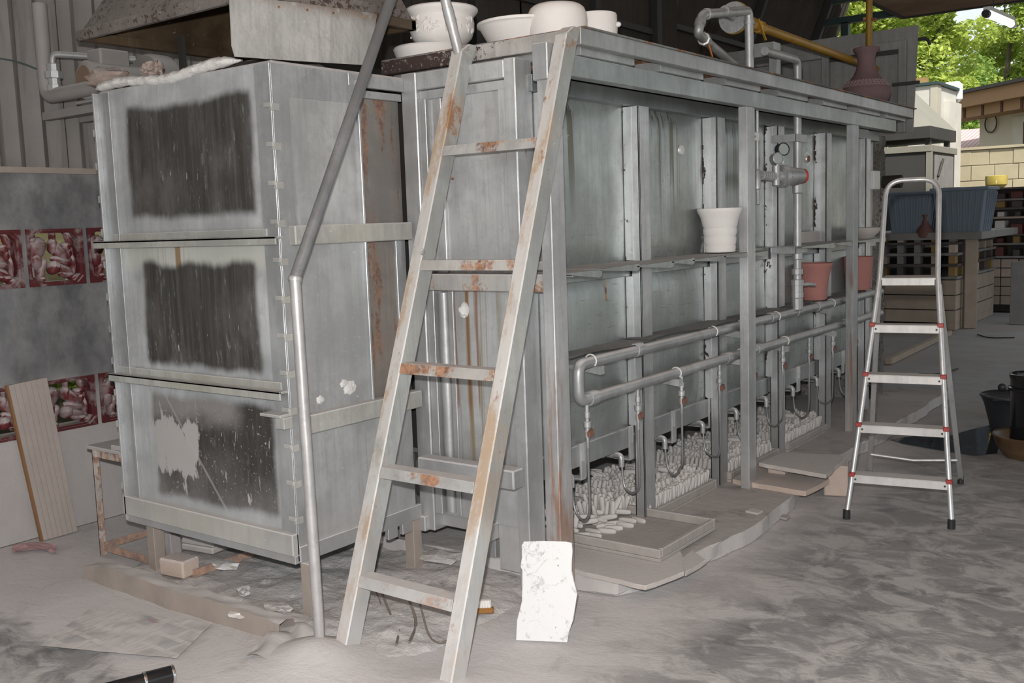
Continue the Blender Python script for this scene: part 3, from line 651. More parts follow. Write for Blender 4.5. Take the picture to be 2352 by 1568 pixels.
part('recess_sheet', 'rust_sheet', A, (-3.075, -3.06, SY1, 3.29, 1.56, 2.09)); part('recess_sheet', 'rust_sheet', A, (-3.075, -3.06, SY1, 3.29, .80, 1.50)); part('recess_rail', 'annex_frame', A, (-3.07, -3.03, SY1, 3.28, 2.085, 2.115))
part('recess_strip', 'annex_frame', A, (-3.062, -3.05, 3.225, 3.285, .80, 1.52))
part('side_beam', 'annex_ledge', A, (ANN_X-.005, ANN_X+.04, ANN_Y+.045, 3.26, 1.493, 1.568), bevel=.004); part('side_beam', 'annex_ledge', A, (ANN_X-.005, ANN_X+.045, ANN_Y+.05, 3.27, .755, .83), bevel=.004)
part('side_skirt', 'annex_frame', A, (ANN_X-.01, ANN_X+.012, ANN_Y, 3.27, .245, .31), bevel=.003)
for k_, yy in enumerate((2.95, 3.05, 3.14)): part('skirt_bracket', 'annex_frame', A, (ANN_X-.01, ANN_X+.012, yy, yy+.06, .20, .25), bevel=.002)
for x_, y_ in ((-4.06, 2.60), (-2.995, 2.59), (-4.06, 3.25), (-3.05, 3.25)): part('leg', 'timber', A, (x_-.028, x_+.028, y_-.028, y_+.028, 0, .245), bevel=.003)
part('hinge_plate', 'annex_ledge', A, (ANN_X-.11, ANN_X+.012, ANN_Y-.06, ANN_Y-.004, .835, .847)); part('hinge_plate', 'annex_ledge', A, (ANN_X-.03, ANN_X+.02, ANN_Y-.05, ANN_Y-.006, .79, .835))
for i_, (px, py, r_) in enumerate(((805, 890, .034), (735, 918, .020), (790, 880, .02))): MB().blob(at(px, py, 'x', ANN_X+.001), .006, r_, r_*.8, 3, .5).build('fibre_splash', 'fibre', A, smooth=True)
part('top_sheet', 'grey_dusty', A, (AX0, ANN_X, ANN_Y+.01, 3.30, 2.165, 2.185))
# ceramic fibre spilling over the front edge
b = MB(); n = 70
def fib(u, v):
    a = v*2*math.pi; xx = AX0-.02+1.0*u
    r = .025+.006*mnoise.noise(V(u*20, 0, 2))+.006*mnoise.noise(V(u*90, a, 5)); r *= min(1, u*14+.3)*min(1, (1-u)*8+.15)
    return V(xx, ANN_Y+.015+r*1.25*math.cos(a), 2.20+.012*math.sin(u*9)+r*.85*math.sin(a))
b.grid(n, 14, fib); b.build('fibre_edge', 'fibre', A, smooth=True)
b = MB(); b.grid(30, 10, lambda u, v: V(AX0+.05+.95*u, ANN_Y+.03+.5*v, 2.20+.03*math.sin(math.pi*v)+.02*mnoise.noise(V(u*9, v*5, 1)))); b.build('fibre_blanket', 'grey_dusty', A, smooth=True)
p = at(250, 175, 'y', 2.72); b = MB(); b.blob(p+V(0, 0, -.01), .13, .08, .05, 3, .4); b.build('fibre_lump', 'fibre_rust', A, smooth=True)
p = at(350, 160, 'y', 2.66); b = MB(); b.blob(p, .05, .04, .03, 3, .9); b.build('fibre_lump', 'fibre_rust', A, smooth=True)

# ------------------------------------------------------------------ exhaust hood above the box
H = thing('exhaust_hood', 'rusty brown exhaust hood hanging over the kiln box', 'hood', (-3.6, 2.9, 2.4))
hx0, hx1, hy0, hy1, hz = -4.22, -3.06, 2.52, 3.42, 2.405
def sl(x, y, z): return V(x, y, z)
tx0, tx1, ty0, ty1, tz = -3.92, -3.28, 2.86, 3.2, 3.05
lo_ = [V(hx0, hy0, hz+.03), V(hx1, hy0, hz+.03), V(hx1, hy1, hz+.03), V(hx0, hy1, hz+.03)]; hi_ = [V(tx0, ty0, tz), V(tx1, ty0, tz), V(tx1, ty1, tz), V(tx0, ty1, tz)]
cen = V(-3.6, 2.97, 2.6)
for i in range(4):
    a, b_, c_, d = lo_[i], lo_[(i+1) % 4], hi_[(i+1) % 4], hi_[i]; nrm = (b_-a).cross(d-a).normalized()
    if nrm.dot(a-cen) < 0: nrm = -nrm
    MB().prism([a, b_, c_, d], -nrm*.004).build('hood_side', 'hood', H)
    MB().prism([p_-nrm*.0045 for p_ in (a, b_, c_, d)], -nrm*.003).build('hood_lining', 'hood_in', H)
part('rim', 'hood', H, (hx0-.01, hx1+.01, hy0-.015, hy0+.012, hz, hz+.045), bevel=.004); part('rim', 'hood_in', H, (hx0-.01, hx1+.01, hy1-.03, hy1, hz, hz+.045)); part('rim', 'hood_in', H, (hx0-.01, hx0+.03, hy0, hy1, hz, hz+.04)); part('rim', 'hood_in', H, (hx1-.02, hx1+.01, hy0, hy1, hz, hz+.04))
part('stack', 'hood', H, (tx0, tx1, ty0, ty1, tz, 4.45), bevel=.004)
for px in (268, 418): 
    p = at(px, 120, 'y', 2.95); part('hanger_strut', 'dark_steel', H, (p.x-.016, p.x+.016, 2.94, 2.96, 2.18, 2.46), bevel=0)
pts = [at(540, 130, 'x', -2.985), at(700, 141, 'x', -2.985), at(850, 150, 'x', -2.985), at(866, 32, 'x', -2.97), at(700, 8, 'x', -2.97), at(527, -12, 'x', -2.97), at(533, 105, 'x', -2.982)]
o = MB().prism(pts, (-.004, 0, 0)).build('deflector_plate', 'plate', H)
for px, py in ((640, 8), (705, 15), (765, 22), (835, 30)):
    p = at(px, py+8, 'x', -2.972); MB().cyl(p-V(.002, 0, 0), p+V(.004, 0, 0), .005, 8).build('rivet', 'rust_dark', o)
part('plate_stay', 'hood', H, (-2.99, -2.976, 2.45, 3.1, 2.40, 2.46))

# ------------------------------------------------------------------ blower with pipes beside the hood
B = thing('blower', 'dust covered blower motor with pipes behind the kiln box', 'blower', (-4.65, 3.05, 1.9))
YB = 2.74
a = at(192, 183, 'y', YB); mz = a.z-.094
MB().lathe([(0, 0), (.075, 0), (.092, .012), (.092, .30), (.07, .32), (0, .32)], a, 28, V(0, 1, 0)).build('motor', 'motor', B, smooth=True)
MB().lathe([(0, -.004), (.062, -.004), (.072, .004)], a, 24, V(0, 1, 0)).build('fan_grille', 'motor_vent', B, smooth=True)
part('terminal_box', 'motor', B, (a.x-.06, a.x+.06, YB+.06, YB+.22, a.z+.07, a.z+.15), bevel=.008)
MB().lathe([(0, 0), (.15, 0), (.16, .02), (.16, .11), (.10, .12), (0, .12)], a+V(0, .33, 0), 32, V(0, 1, 0)).build('fan_housing', 'motor', B, smooth=True)
p0, p1 = at(108, 222, 'y', YB), at(225, 208, 'y', YB); MB().tube(bend([p0+V(0, 0, .45), p0, p0+V(.62, 0, 0)], .06), .036, 16).build('duct_pipe', 'motor', B, smooth=True)
q0, q1 = at(126, 205, 'y', YB), at(126, 130, 'y', YB); MB().tube(bend([q0, q0+V(0, 0, .17), q0+V(.12, .38, .17)], .03), .017, 12).build('conduit', 'galv_pipe', B, smooth=True)
m_ = at(130, 180, 'y', YB); MB().lathe([(.022, -.06), (.034, -.058), (.034, -.03), (.028, -.028), (.028, .0), (.042, .002), (.042, .035), (.03, .037), (.03, .07), (.02, .075)], V(q0.x, m_.y, m_.z), 8).build('union_fitting', 'galv_pipe', B)
part('wall_bracket', 'motor', B, (WX, -4.25, 2.80, 2.84, mz-.05, mz-.01), (WX, -4.25, 3.00, 3.04, mz-.05, mz-.01), (a.x-.12, a.x+.12, 2.76, 3.06, mz-.01, mz+.004))
for s_, pth in ((.005, ((120, 245), (113, 290), (126, 310), (125, 340), (135, 345))), (.004, ((150, 240), (145, 300), (142, 330), (155, 350), (165, 380), (185, 398))), (.0045, ((160, 245), (158, 280), (160, 330)))):
    MB().tube(bend([at(x_, y_, 'y', 2.98) for x_, y_ in pth], .05), s_, 6).build('loose_wire', 'wire', B, smooth=True)
MB().tube(bend([at(-30, 130, 'x', WX+.06), at(40, 140, 'x', WX+.06), at(100, 165, 'x', WX+.06)], .1), .004, 6).build('loose_wire', 'wire', B, smooth=True)

# ------------------------------------------------------------------ steel ladder with handrail
L = thing('steel_ladder', 'rust stained steel ladder with pipe handrail leaning on the platform', 'ladder', (-2.42, 2.45, 0))
def lad(x, z, d=0):   # point on the ladder's front plane, d behind it
    k = (3.25-2.42)/2.29; n = V(0, -1, k).normalized(); return V(x, 2.42+k*z, z)-n*d
for x0_, x1_, m in ((-2.703, -2.645, 'ladder'), (-2.192, -2.137, 'ladder')):
    zt = 2.25; D = .078
    P = [lad(x0_, 0), lad(x1_, 0), lad(x1_, 0, D), lad(x0_, 0, D), lad(x0_, zt), lad(x1_, zt), lad(x1_, zt, D), lad(x0_, zt, D)]
    for i in (2, 3): P[i].z = -.005; 
    P[2] = lad(x1_, -.035, D); P[3] = lad(x0_, -.035, D)
    MB().hexa(P).build('stile', m, L, .004)
    e = lad(x0_, zt); t = V(x0_, PY-.002, PZ-.0)
    MB().hexa([lad(x0_, zt), lad(x1_, zt), lad(x1_, zt, D), lad(x0_, zt, D), V(x0_, PY-.05, PZ-.005), V(x1_, PY-.05, PZ-.005), V(x1_, PY-.001, PZ-.008), V(x0_, PY-.001, PZ-.008)]).build('stile_end', m, L, .004)
for zz in (1.862, 1.418, 1.032, .655, .273):   # angle-iron rungs
    MB().hexa([lad(-2.645, zz-.038), lad(-2.192, zz-.038), lad(-2.192, zz-.038, .006), lad(-2.645, zz-.038, .006), lad(-2.645, zz), lad(-2.192, zz), lad(-2.192, zz, .006), lad(-2.645, zz, .006)]).build('rung', 'rung', L, .001)
    f = lad(-2.645, zz); MB().box(-2.645, -2.192, f.y, f.y+.062, zz-.008, zz-.001).build('rung_tread', 'rung', L, .001)
# handrail
k = (3.25-2.42)/2.29
p0 = V(-2.752, 2.405, 0); p1 = V(-2.768, 2.40, 1.378)
MB().tube([p0, p1], .0205, 20).build('handrail_pipe', 'pole', L, smooth=True)
pe = at(905, -25, 'x', -2.80)
MB().tube([p1+(p1-pe).normalized()*.004, pe, pe+(pe-p1)*.25], .0215, 20).build('handrail_pipe', 'pole_dark', L, smooth=True)
MB().lathe([(.0235, -.008), (.025, 0), (.0235, .008)], p1, 20, (pe-p1)+V(0, 0, 1)).build('weld_bead', 'pole', L, smooth=True)
q0 = lad(-2.674, 2.22, .04); q1 = at(1018, -20, 'y', 3.16)
MB().tube([q0, q1, q1+(q1-q0)*.5], .0205, 20).build('handrail_pipe', 'pole', L, smooth=True)
MB().tube([q0+(q1-q0)*.52, q0+(q1-q0)*.78], .0225, 20).build('pipe_sleeve', 'galv_pipe', L, smooth=True)
top = q1+(q1-q0)*.5; tip = pe+(pe-p1)*.25
MB().tube([tip, top], .0205, 16).build('handrail_pipe', 'pole', L, smooth=True)
p = lad(-2.674, 1.455, -.004); MB().blob(at(970, 578, 'x', -2.644), .006, .014, .014, 2).build('weld_bead', 'ladder', L, smooth=True)

# ------------------------------------------------------------------ gas manifold along the side
MX = -2.30
GM = thing('gas_manifold', 'two grey gas pipes with hanging valves along the kiln side', 'gas pipe', (MX, 5.4, PL))
zl, zu = .795, .955; ya = 3.50; VAL = [3.56+.432*i for i in range(10)]
MB().tube(bend([V(MX, 7.6, zu), V(MX, ya, zu-.005), V(MX, ya, zl), V(MX, 7.6, zl)], .045), .0245, 18).build('pipe_loop', 'pipe', GM, smooth=True)
for yy, zz in ((4.0, zu), (5.55, zu), (5.95, zu), (5.35, zl), (4.95, zl), (3.60, zl), (6.3, zu), (6.85, zl)):
    MB().lathe([(.025, -.03), (.031, -.029), (.033, 0), (.031, .029), (.025, .03)], (MX, yy, zz), 18, (0, 1, 0)).build('coupling', 'pipe', GM, smooth=True)
for yy in (3.60, 4.78, 5.15, 5.62, 6.55): MB().tube([V(MX, yy, zu)+V(math.cos(t)*.028, 0, math.sin(t)*.028) for t in (i*math.pi/8 for i in range(-2, 11))], .0035, 6).build('pipe_tie', 'white_paint', GM, smooth=True)
for yy, zz in ((3.62, zu), (4.34, zl), (5.1, zl), (5.05, zu), (5.72, zl), (6.45, zu), (6.55, zl)):
    MB().prism([(KX, yy+.02, zz-.03), (MX+.02, yy+.02, zz-.03), (MX+.02, yy+.02, zz-.065), (KX, yy+.02, zz-.045)], (0, .035, 0)).build('pipe_bracket', 'frame', GM)
for yy, zz in ((4.34, zl), (5.1, zl), (5.72, zl)): MB().tube([V(MX, yy+.03, zz)+V(math.cos(t)*.028, 0, math.sin(t)*.028) for t in (i*math.pi/8 for i in range(-2, 11))], .0035, 6).build('pipe_tie', 'white_paint', GM, smooth=True)
def valve():
    b = MB(); b.lathe([(0, 0), (.009, 0), (.009, -.035), (.013, -.037), (.013, -.06), (.009, -.062), (.009, -.075), (.017, -.078), (.017, -.10), (.010, -.103), (.010, -.115), (.012, -.117), (.012, -.145), (.007, -.147), (.007, -.19), (.004, -.195), (0, -.195)], (0, 0, 0), 12)
    return b
v0 = None
for i, yy in enumerate(VAL):
    loc = V(MX, yy, zl-.02)
    if v0 is None:
        v0 = valve().build('valve', 'galv_pipe', GM, smooth=True)
        for v in v0.data.vertices: v.co += wloc(GM)
        v0.location = loc-GM.location
        h0 = MB().obox((.016, 0, -.125), (.006, 0, 0), (0, .020, .004), (0, -.002, .013)).build('lever', 'brown_tape', v0, .002)
        for v in h0.data.vertices: v.co += wloc(v0)
    else: copy_tree(v0, GM, loc-GM.location)
    s = loc+V(0, 0, -.19); e = V(-2.43, yy+.06, .40)
    pts = [s, s+V(.0, .0, -.12), s+V(-.005, .012, -.26), V(-2.325, yy+.03, .265+.02*(i % 3)), V(-2.37, yy+.05, .235+.02*(i % 2)), V(-2.42, yy+.06, .28), e]
    MB().tube(bend(pts, .06), .0058, 8).build('hose', 'hose', GM, smooth=True)
# burners under the skirt
b0 = None
for i, yy in enumerate(VAL):
    if b0 is None:
        b0 = thing('gas_burner', 'dusty gas burner under the kiln skirt nearest the corner post', 'burner', (-2.43, yy+.06, .40), 'row of gas burners under the kiln'); P0 = wloc(b0)
        MB().tube(bend([P0+V(0, 0, -.02), P0+V(0, 0, .035), P0+V(-.05, 0, .035)], .02), .014, 12).build('elbow', 'pipe', b0, smooth=True)
        MB().lathe([(.012, 0), (.018, .002), (.018, .03), (.014, .032), (.014, .05), (.026, .055), (.030, .14), (.024, .17), (.024, .26), (.034, .28), (.034, .34), (0, .34)], P0+V(-.045, 0, .035), 16, (-1, 0, 0)).build('venturi', 'pipe', b0, smooth=True)
        MB().box(KX+.012, KX+.022, yy+.14, yy+.185, .40, .56).box(KX-.20, KX+.02, yy+.14, yy+.185, .392, .40).obox((KX+.022, yy+.15, .52), (.012, 0, 0), (0, .003, 0), (0, 0, .04)).build('strap', 'frame', b0, .001)
        MB().cyl((KX+.02, yy+.165, .52), (KX+.03, yy+.165, .52), .007, 8).build('bolt', 'galv_pipe', b0)
    else: tag(copy_tree(b0, None, b0.location+V(0, .432*i, 0)), ('second', 'third', 'fourth', 'fifth', 'sixth', 'seventh', 'eighth', 'ninth', 'tenth and farthest')[i-1]+' dusty gas burner under the kiln skirt counted from the corner post')
# riser, regulator and gauges
RG = thing('gas_riser', 'galvanised gas riser with red tipped regulator and two gauges', 'gas pipe', (-2.28, 5.9, zu))
RX = -2.28
MB().tube(bend([V(RX, 5.905, zu+.02), V(RX, 5.905, PZ+.16), V(RX, 5.905-.48, PZ+.16)], .05), .024, 18).build('riser_pipe', 'galv_pipe', RG, smooth=True)
for zz, r, h in ((1.10, .034, .03), (1.135, .038, .02), (1.20, .034, .02), (1.06, .036, .02), (1.70, .031, .035), (1.30, .03, .03), (zu+.05, .034, .04)): MB().lathe([(.024, -h), (r, -h*.8), (r, h*.8), (.024, h)], (RX, 5.905, zz), 12).build('riser_fitting', 'galv_pipe', RG)
MB().tube(bend([V(RX, 5.905, 1.12), V(RX+.05, 5.98, 1.12), V(RX+.05, 6.05, 1.11)], .02), .012, 10).build('tap', 'galv_pipe', RG, smooth=True)
for zz in (1.99, 1.335): MB().box(-2.40, RX+.035, 5.80, 5.806, zz-.022, zz+.022).box(RX+.028, RX+.034, 5.80, 5.98, zz-.022, zz+.022).build('pipe_clamp', 'galv_pipe', RG, .001)
c_ = at(1792, 405, 'x', RX+.02)
MB().lathe([(0, -.02), (.03, -.02), (.03, 0), (.065, .002), (.065, .03), (.06, .032), (.042, .17), (.036, .178), (0, .178)], c_, 28, V(.45, .89, 0)).build('regulator', 'galv_pipe', RG, smooth=True)
MB().lathe([(.0455, .135), (.0425, .172), (.037, .1805), (.012, .181), (.012, .176)], c_, 28, V(.45, .89, 0)).build('red_cap', 'red_paint', RG, smooth=True)
for kk in range(6):
    a_ = kk*math.pi/3; p = c_+V(-.89, .45, 0)*.058*math.cos(a_)+V(0, 0, 1)*.058*math.sin(a_); MB().cyl(p, p+V(.45, .89, 0)*.04, .008, 6).build('bolt', 'galv_pipe', RG)
MB().cyl(c_-V(.45, .89, 0)*.03-V(0, 0, .05), c_-V(.45, .89, 0)*.03+V(0, 0, .06), .022, 10).build('regulator_neck', 'galv_pipe', RG, smooth=True)
for px, py, r, m in ((1798, 343, .038, 'black'), (1785, 364, .034, 'galv_pipe')):
    p = at(px, py, 'x', RX+.01); d = V(.75, -.55, .1).normalized()
    o = MB().lathe([(0, -.03), (r, -.028), (r, .012), (r*.88, .014), (r*.86, .008), (0, .008)], p, 24, d).build('gauge', m, RG, smooth=True)
    MB().lathe([(0, .009), (r*.85, .009), (r*.85, .0095), (0, .0095)], p, 24, d).build('gauge_glass', 'gauge_face', o)
    MB().cyl(p-V(0, 0, r*.8), p-V(0, 0, r*.8+.05), .008, 8).build('gauge_stem', 'galv_pipe', RG)
a, b_ = at(1745, 402, 'x', RX), c_-V(.45, .89, 0)*.04
MB().tube([a, b_], .012, 10).build('branch_pipe', 'galv_pipe', RG, smooth=True)
for t in (.15, .3, .45, .6, .75, .88): MB().lathe([(.013, -.006), (.026, -.005), (.026, .005), (.013, .006)], a+(b_-a)*t, 8, b_-a).build('pipe_nut', 'galv_pipe', RG)
pt, pb = at(1739, 255, 'x', RX), at(1739, 430, 'x', RX)
MB().tube([V(RX, pt.y, 2.15), V(RX, pt.y, pb.z)], .009, 10).build('drop_pipe', 'galv_pipe', RG, smooth=True)
MB().lathe([(.01, 0), (.018, .002), (.018, .10), (.012, .11)], (RX, pt.y, pb.z-.01), 12).build('drop_valve', 'galv_pipe', RG, smooth=True)
p = at(1740, 450, 'x', RX); MB().box(RX-.008, RX+.008, pt.y-.008, pt.y+.022, p.z-.05, p.z+.04).build('drop_lever', 'galv_pipe', RG, .006)
p = at(1738, 314, 'x', RX+.012); MB().box(RX+.01, RX+.012, p.y-.028, p.y+.035, p.z-.02, p.z+.022).build('paper_tag', 'white_paint', RG)
p = at(1735, 314, 'x', RX+.013); MB().box(RX+.0122, RX+.013, p.y-.012, p.y-.002, p.z-.006, p.z+.006).box(RX+.0122, RX+.013, p.y+.004, p.y+.01, p.z-.002, p.z+.008).build('tag_mark', 'black', RG)
# pipe loop and yellow main on the platform
LP = thing('pipe_loop_stand', 'galvanised pipe loop with flange standing on the platform', 'gas pipe', (-2.33, 5.3, PZ))
LX = -2.36
q = [at(px, py, 'x', LX) for px, py in ((1722, 170), (1720, 24), (1612, 33), (1603, 98))]; q[0].z = PZ-.03
q[3].z += .045; q5 = q[3]+V(-.10, .34, 0)
MB().tube(bend([q[0], q[1], q[2], q[3], q5], .04), .024, 18).build('pipe', 'galv_pipe', LP, smooth=True)
for i_ in (1, 2, 3):
    d = (q[i_]-q[i_-1]).normalized(); MB().tube([q[i_]-d*.075, q[i_]-d*.05], .029, 16).build('elbow_collar', 'galv_pipe', LP, smooth=True)
p = at(1667, 27, 'x', LX); MB().tube([p-V(0, .02, 0), p+V(0, .02, 0)], .03, 16).build('tee', 'galv_pipe', LP, smooth=True)
fp = at(1683, 40, 'x', -2.45); MB().tube([p, fp], .022, 12).build('tee_branch', 'galv_pipe', LP, smooth=True)
MB().lathe([(0, 0), (.085, 0), (.085, .018), (0, .018)], fp, 32, V(0, 1, 0)).build('flange', 'galv_pipe', LP, smooth=True)
for kk in range(6):
    a_ = kk*math.pi/3+.3; pp = fp+V(math.cos(a_), 0, math.sin(a_))*.062; MB().cyl(pp-V(0, .012, 0), pp, .010, 6).build('flange_bolt', 'galv_pipe', LP)
v_ = q[3]+(q5-q[3])*.55; MB().lathe([(.024, -.03), (.034, -.028), (.034, .028), (.024, .03)], v_, 8, q5-q[3]).build('valve_body', 'galv_pipe', LP)
MB().beam(v_+V(0, 0, .04), v_+V(.03, .03, -.09), .016, .006).build('valve_handle', plain('orange_handle', (.45, .14, .03), rough=.5), LP, .002)
MB().tube([q5, q5+V(-.04, .40, -.06)], .024, 14).build('pipe', 'galv_pipe', LP, smooth=True)
YP = thing('yellow_gas_main', 'yellow painted gas main running above the platform', 'gas pipe', (-2.5, 7, PZ))
ye = V(fp.x-.02, 8.0, fp.z-.02)
MB().lathe([(0, .018), (.088, .018), (.088, .034), (.03, .036)], fp, 32, V(0, 1, 0)).build('flange', 'yellow', YP, smooth=True)
MB().tube([fp+V(0, .03, 0), ye], .027, 16).build('main_pipe', 'yellow', YP, smooth=True)
MB().lathe([(.028, .10), (.036, .102), (.036, .20), (.042, .21), (.042, .26), (.03, .27), (.03, .34), (.038, .345), (.038, .40), (.028, .41)], fp, 8, ye-fp).build('ball_valve', 'yellow', YP)
MB().beam(fp+V(.02, .30, .03), fp+V(.05, .34, -.09), .018, .006).build('valve_handle', 'yellow', YP)
yv = at(1996, 90, 'y', 7.75); MB().tube([V(yv.x, 7.75, 3.59), V(yv.x, 7.75, fp.z-.02), V(yv.x+.0, 7.75, fp.z-.05)], .024, 16).build('drop_pipe', 'yellow', YP, smooth=True)
MB().tube([V(yv.x-.04, 7.75, fp.z+.32), V(yv.x+.05, 7.75, fp.z+.3)], .014, 8).build('pipe_strap', 'rust_dark', YP, smooth=True)

# ------------------------------------------------------------------ shelves on the side
SH = thing('sheet_shelf', 'overlapping bent steel sheets forming a shelf, nearest half', 'shelf', (-2.33, 4.3, 1.34))
def shelf_sheet(root, y0, y1, z, tilt, m='beam'):
    b = MB(); b.hexa([V(-2.43, y0, z), V(-2.205, y0, z), V(-2.205, y1, z+tilt), V(-2.43, y1, z+tilt), V(-2.43, y0, z+.003), V(-2.202, y0, z+.003), V(-2.202, y1, z+tilt+.003), V(-2.43, y1, z+tilt+.003)])
    lip = [(-2.205, y0, z-.004), (-2.205, y1-.02, z+tilt-.030), (-2.205, y1, z+tilt-.022), (-2.205, y1, z+tilt), (-2.205, y0, z)]
    b.prism([V(*p) for p in lip], (.003, 0, 0)); return b.build('bent_sheet', m, root)
ps = [at(px, 600, 'x', -2.205).y for px in (1300, 1375, 1462, 1542, 1590, 1662, 1722, 1760)]
for i_ in range(7): shelf_sheet(SH, ps[i_]-.0, ps[i_+1]+.02, 1.345+(.003*i_ % .006), .006 if i_ else 0)
part('shelf_support', 'frame', SH, (-2.43, -2.25, 3.40, 3.44, 1.325, 1.343), (-2.43, -2.25, 4.19, 4.23, 1.325, 1.343), (-2.43, -2.25, 5.02, 5.06, 1.325, 1.343))
SH2 = thing('sheet_shelf', 'overlapping bent steel sheets forming a shelf, far half', 'shelf', (-2.33, 6.6, 1.34))
ps = [at(px, 560, 'x', -2.205).y for px in (1842, 1915, 1955, 2032)]
for i_ in range(3): shelf_sheet(SH2, ps[i_], ps[i_+1]+.02, 1.352, .004)
part('shelf_support', 'frame', SH2, (-2.43, -2.25, 5.86, 5.9, 1.332, 1.350), (-2.43, -2.25, 6.7, 6.74, 1.332, 1.350))
ST = thing('strip_shelf', 'narrow dusty steel strip lying over the upper gas pipe', 'shelf', (-2.35, 5, zu))
for y0, y1, dz in ((3.44, 4.18, .004), (4.10, 5.0, .008), (5.0, 5.9, .004), (5.85, 7.45, .008)):
    b = MB(); b.grid(12, 2, lambda u, v: V(-2.435+.14*v, y0+(y1-y0)*u, zu+.026+dz+.006*math.sin(u*7)*v)); b.build('bent_sheet', 'beam', ST, solid=.003)

# ------------------------------------------------------------------ pottery
def pot(name, label, prof, c, mat, seg=48, fn=None, group=None, cat='pot'):
    return tag(MB().lathe(prof, c, seg, fn=fn).build(name, mat, smooth=True), label, cat, group)
def inner(prof, t):   # closes a profile with an inner wall
    return [(0, prof[0][1])]+prof+[(max(r-t, .004), h) for r, h in reversed(prof) if h > prof[0][1]+t*1.2]+[(0, prof[0][1]+t*1.2)]
DZ = PZ+.001
u_ = thing('footed_urn', 'white unfired footed urn with leaf relief, behind the ladder handrail', 'urn', (-3.05, 3.60, DZ)); uc = V(at(1015, 60, 'y', 3.58).x, 3.58, DZ)
UP = [(r*.80, h*.82) for r, h in [(.105, 0), (.112, .006), (.118, .02), (.10, .05), (.088, .065), (.10, .075), (.135, .09), (.165, .12), (.182, .16), (.184, .20), (.178, .225), (.182, .235), (.196, .25), (.206, .262), (.207, .272), (.20, .28)]]
MB().lathe(inner(UP, .018), uc, 64, fn=lambda t, r, h: r*(1+.018*abs(math.sin(t*14))*(.075 < h < .125))).build('bowl_body', 'white_clay', u_, smooth=True)
random.seed(3)
for t0 in (-2.6, -1.9, -1.2, -.5, .2):   # leaf sprigs in relief
    for j in range(12):
        t = t0+random.uniform(-.24, .24); h = random.uniform(.115, .18); p = uc+V(math.cos(t)*.145, math.sin(t)*.145, h)
        MB().blob(p, .006, .006, .016, 1, rot=Matrix.Rotation(t, 3, 'Z') @ Matrix.Rotation(random.uniform(-1.2, 1.2), 3, 'X')).build('relief_leaf', 'white_clay', u_, smooth=True)
pot('shallow_basin', 'white unfired wide basin between the urn and the round planter', inner([(.13, 0), (.17, .05), (.195, .095), (.20, .10), (.208, .104), (.208, .115), (.20, .118)], .015), V(-2.62, 3.64, DZ), 'white_clay', cat='bowl')
pot('shallow_dish', 'white unfired dish lying left of the footed urn', inner([(.14, 0), (.155, .03), (.165, .06), (.16, .068)], .014), V(-3.05, 3.44+.55, DZ) + V(-.06, -.42, 0), 'white_clay', cat='dish')
pot('tall_basin', 'white unfired bowl half hidden behind the wide basin', inner([(.10, 0), (.15, .06), (.17, .11), (.172, .12), (.165, .125)], .014), V(-2.74, 3.98, DZ), 'white_clay', cat='bowl')
pot('round_planter', 'white unfired round shouldered planter at the platform corner', inner([(.11, 0), (.12, .015), (.126, .06), (.127, .10), (.124, .125), (.115, .147), (.102, .158), (.094, .162)], .012), V(at(1280, 60, 'y', 3.62).x, 3.62, DZ), 'white_clay', cat='planter')
fp_ = thing('fluted_planter', 'white unfired fluted planter with a knob, behind the round planter', 'planter', (-2.36, 3.95, DZ)); fc = V(at(1368, 60, 'y', 3.83).x, 3.83, DZ)
MB().lathe(inner([(.08, 0), (.09, .02), (.094, .08), (.093, .138), (.09, .145)], .010), fc, 96, fn=lambda t, r, h: r*(1+.012*math.sin(t*40)) if .01 < h < .125 and r > .085 else r).build('planter_body', 'white_clay', fp_, smooth=True)
MB().blob(fc+V(.095, .03, .095), .014, .012, .012, 2).build('knob', 'white_clay', fp_, smooth=True)
def bands(prof): return prof
WP = [(.075, 0), (.080, .004), (.082, .03), (.079, .036), (.084, .05), (.085, .075), (.081, .083), (.087, .098), (.089, .12), (.085, .128), (.091, .14), (.096, .165), (.102, .185), (.114, .208), (.120, .222), (.118, .23), (.112, .231)]
pc = at(1665, 575, 'z', 1.362); pot('white_planter', 'white unfired ringed planter standing on the sheet shelf', inner(WP, .012), V(-2.325, 4.93, 1.360), 'white_clay', cat='planter')
RP = [(.078, 0), (.082, .006), (.085, .05), (.09, .10), (.097, .15), (.106, .19), (.116, .212), (.12, .225), (.118, .235), (.112, .236)]
pot('pink_planter', 'pink terracotta planter on the strip shelf left of the far post', inner(RP, .012), V(-2.345, 6.35, zu+.040), 'pink_clay', cat='planter')
pot('pink_planter', 'pink terracotta planter on the strip shelf right of the far post', inner([(.08, 0), (.084, .006), (.088, .06), (.095, .13), (.10, .2), (.104, .235), (.10, .236)], .012), V(-2.345, 7.23, zu+.040), 'pink_clay', cat='planter')
pot('grey_dish', 'small grey dish on the far end of the sheet shelf', inner([(.05, 0), (.085, .03), (.11, .06), (.112, .075), (.105, .078)], .01), V(-2.30, 7.22, 1.357), 'shelf_slab', cat='dish')
b = MB(); b.box(-2.425, -2.41, 6.32, 6.62, 1.357, 1.43); tag(b.build('kiln_tile', 'shelf_slab', bevel=.004), 'pale kiln tile leaning on the far sheet shelf', 'tile')
va = thing('bottle_vase', 'mauve clay vase with braided shoulder band at the platform end', 'vase', (-2.33, 7.1, PZ)); vc = V(-2.36, 7.42, PZ+.002)
VP = [(r*.88, h*.88) for r, h in [(.10, 0), (.13, .01), (.175, .05), (.192, .10), (.188, .14), (.165, .175), (.13, .215), (.10, .25), (.078, .30), (.068, .35), (.068, .385), (.08, .425), (.10, .45), (.104, .462), (.10, .468)]]
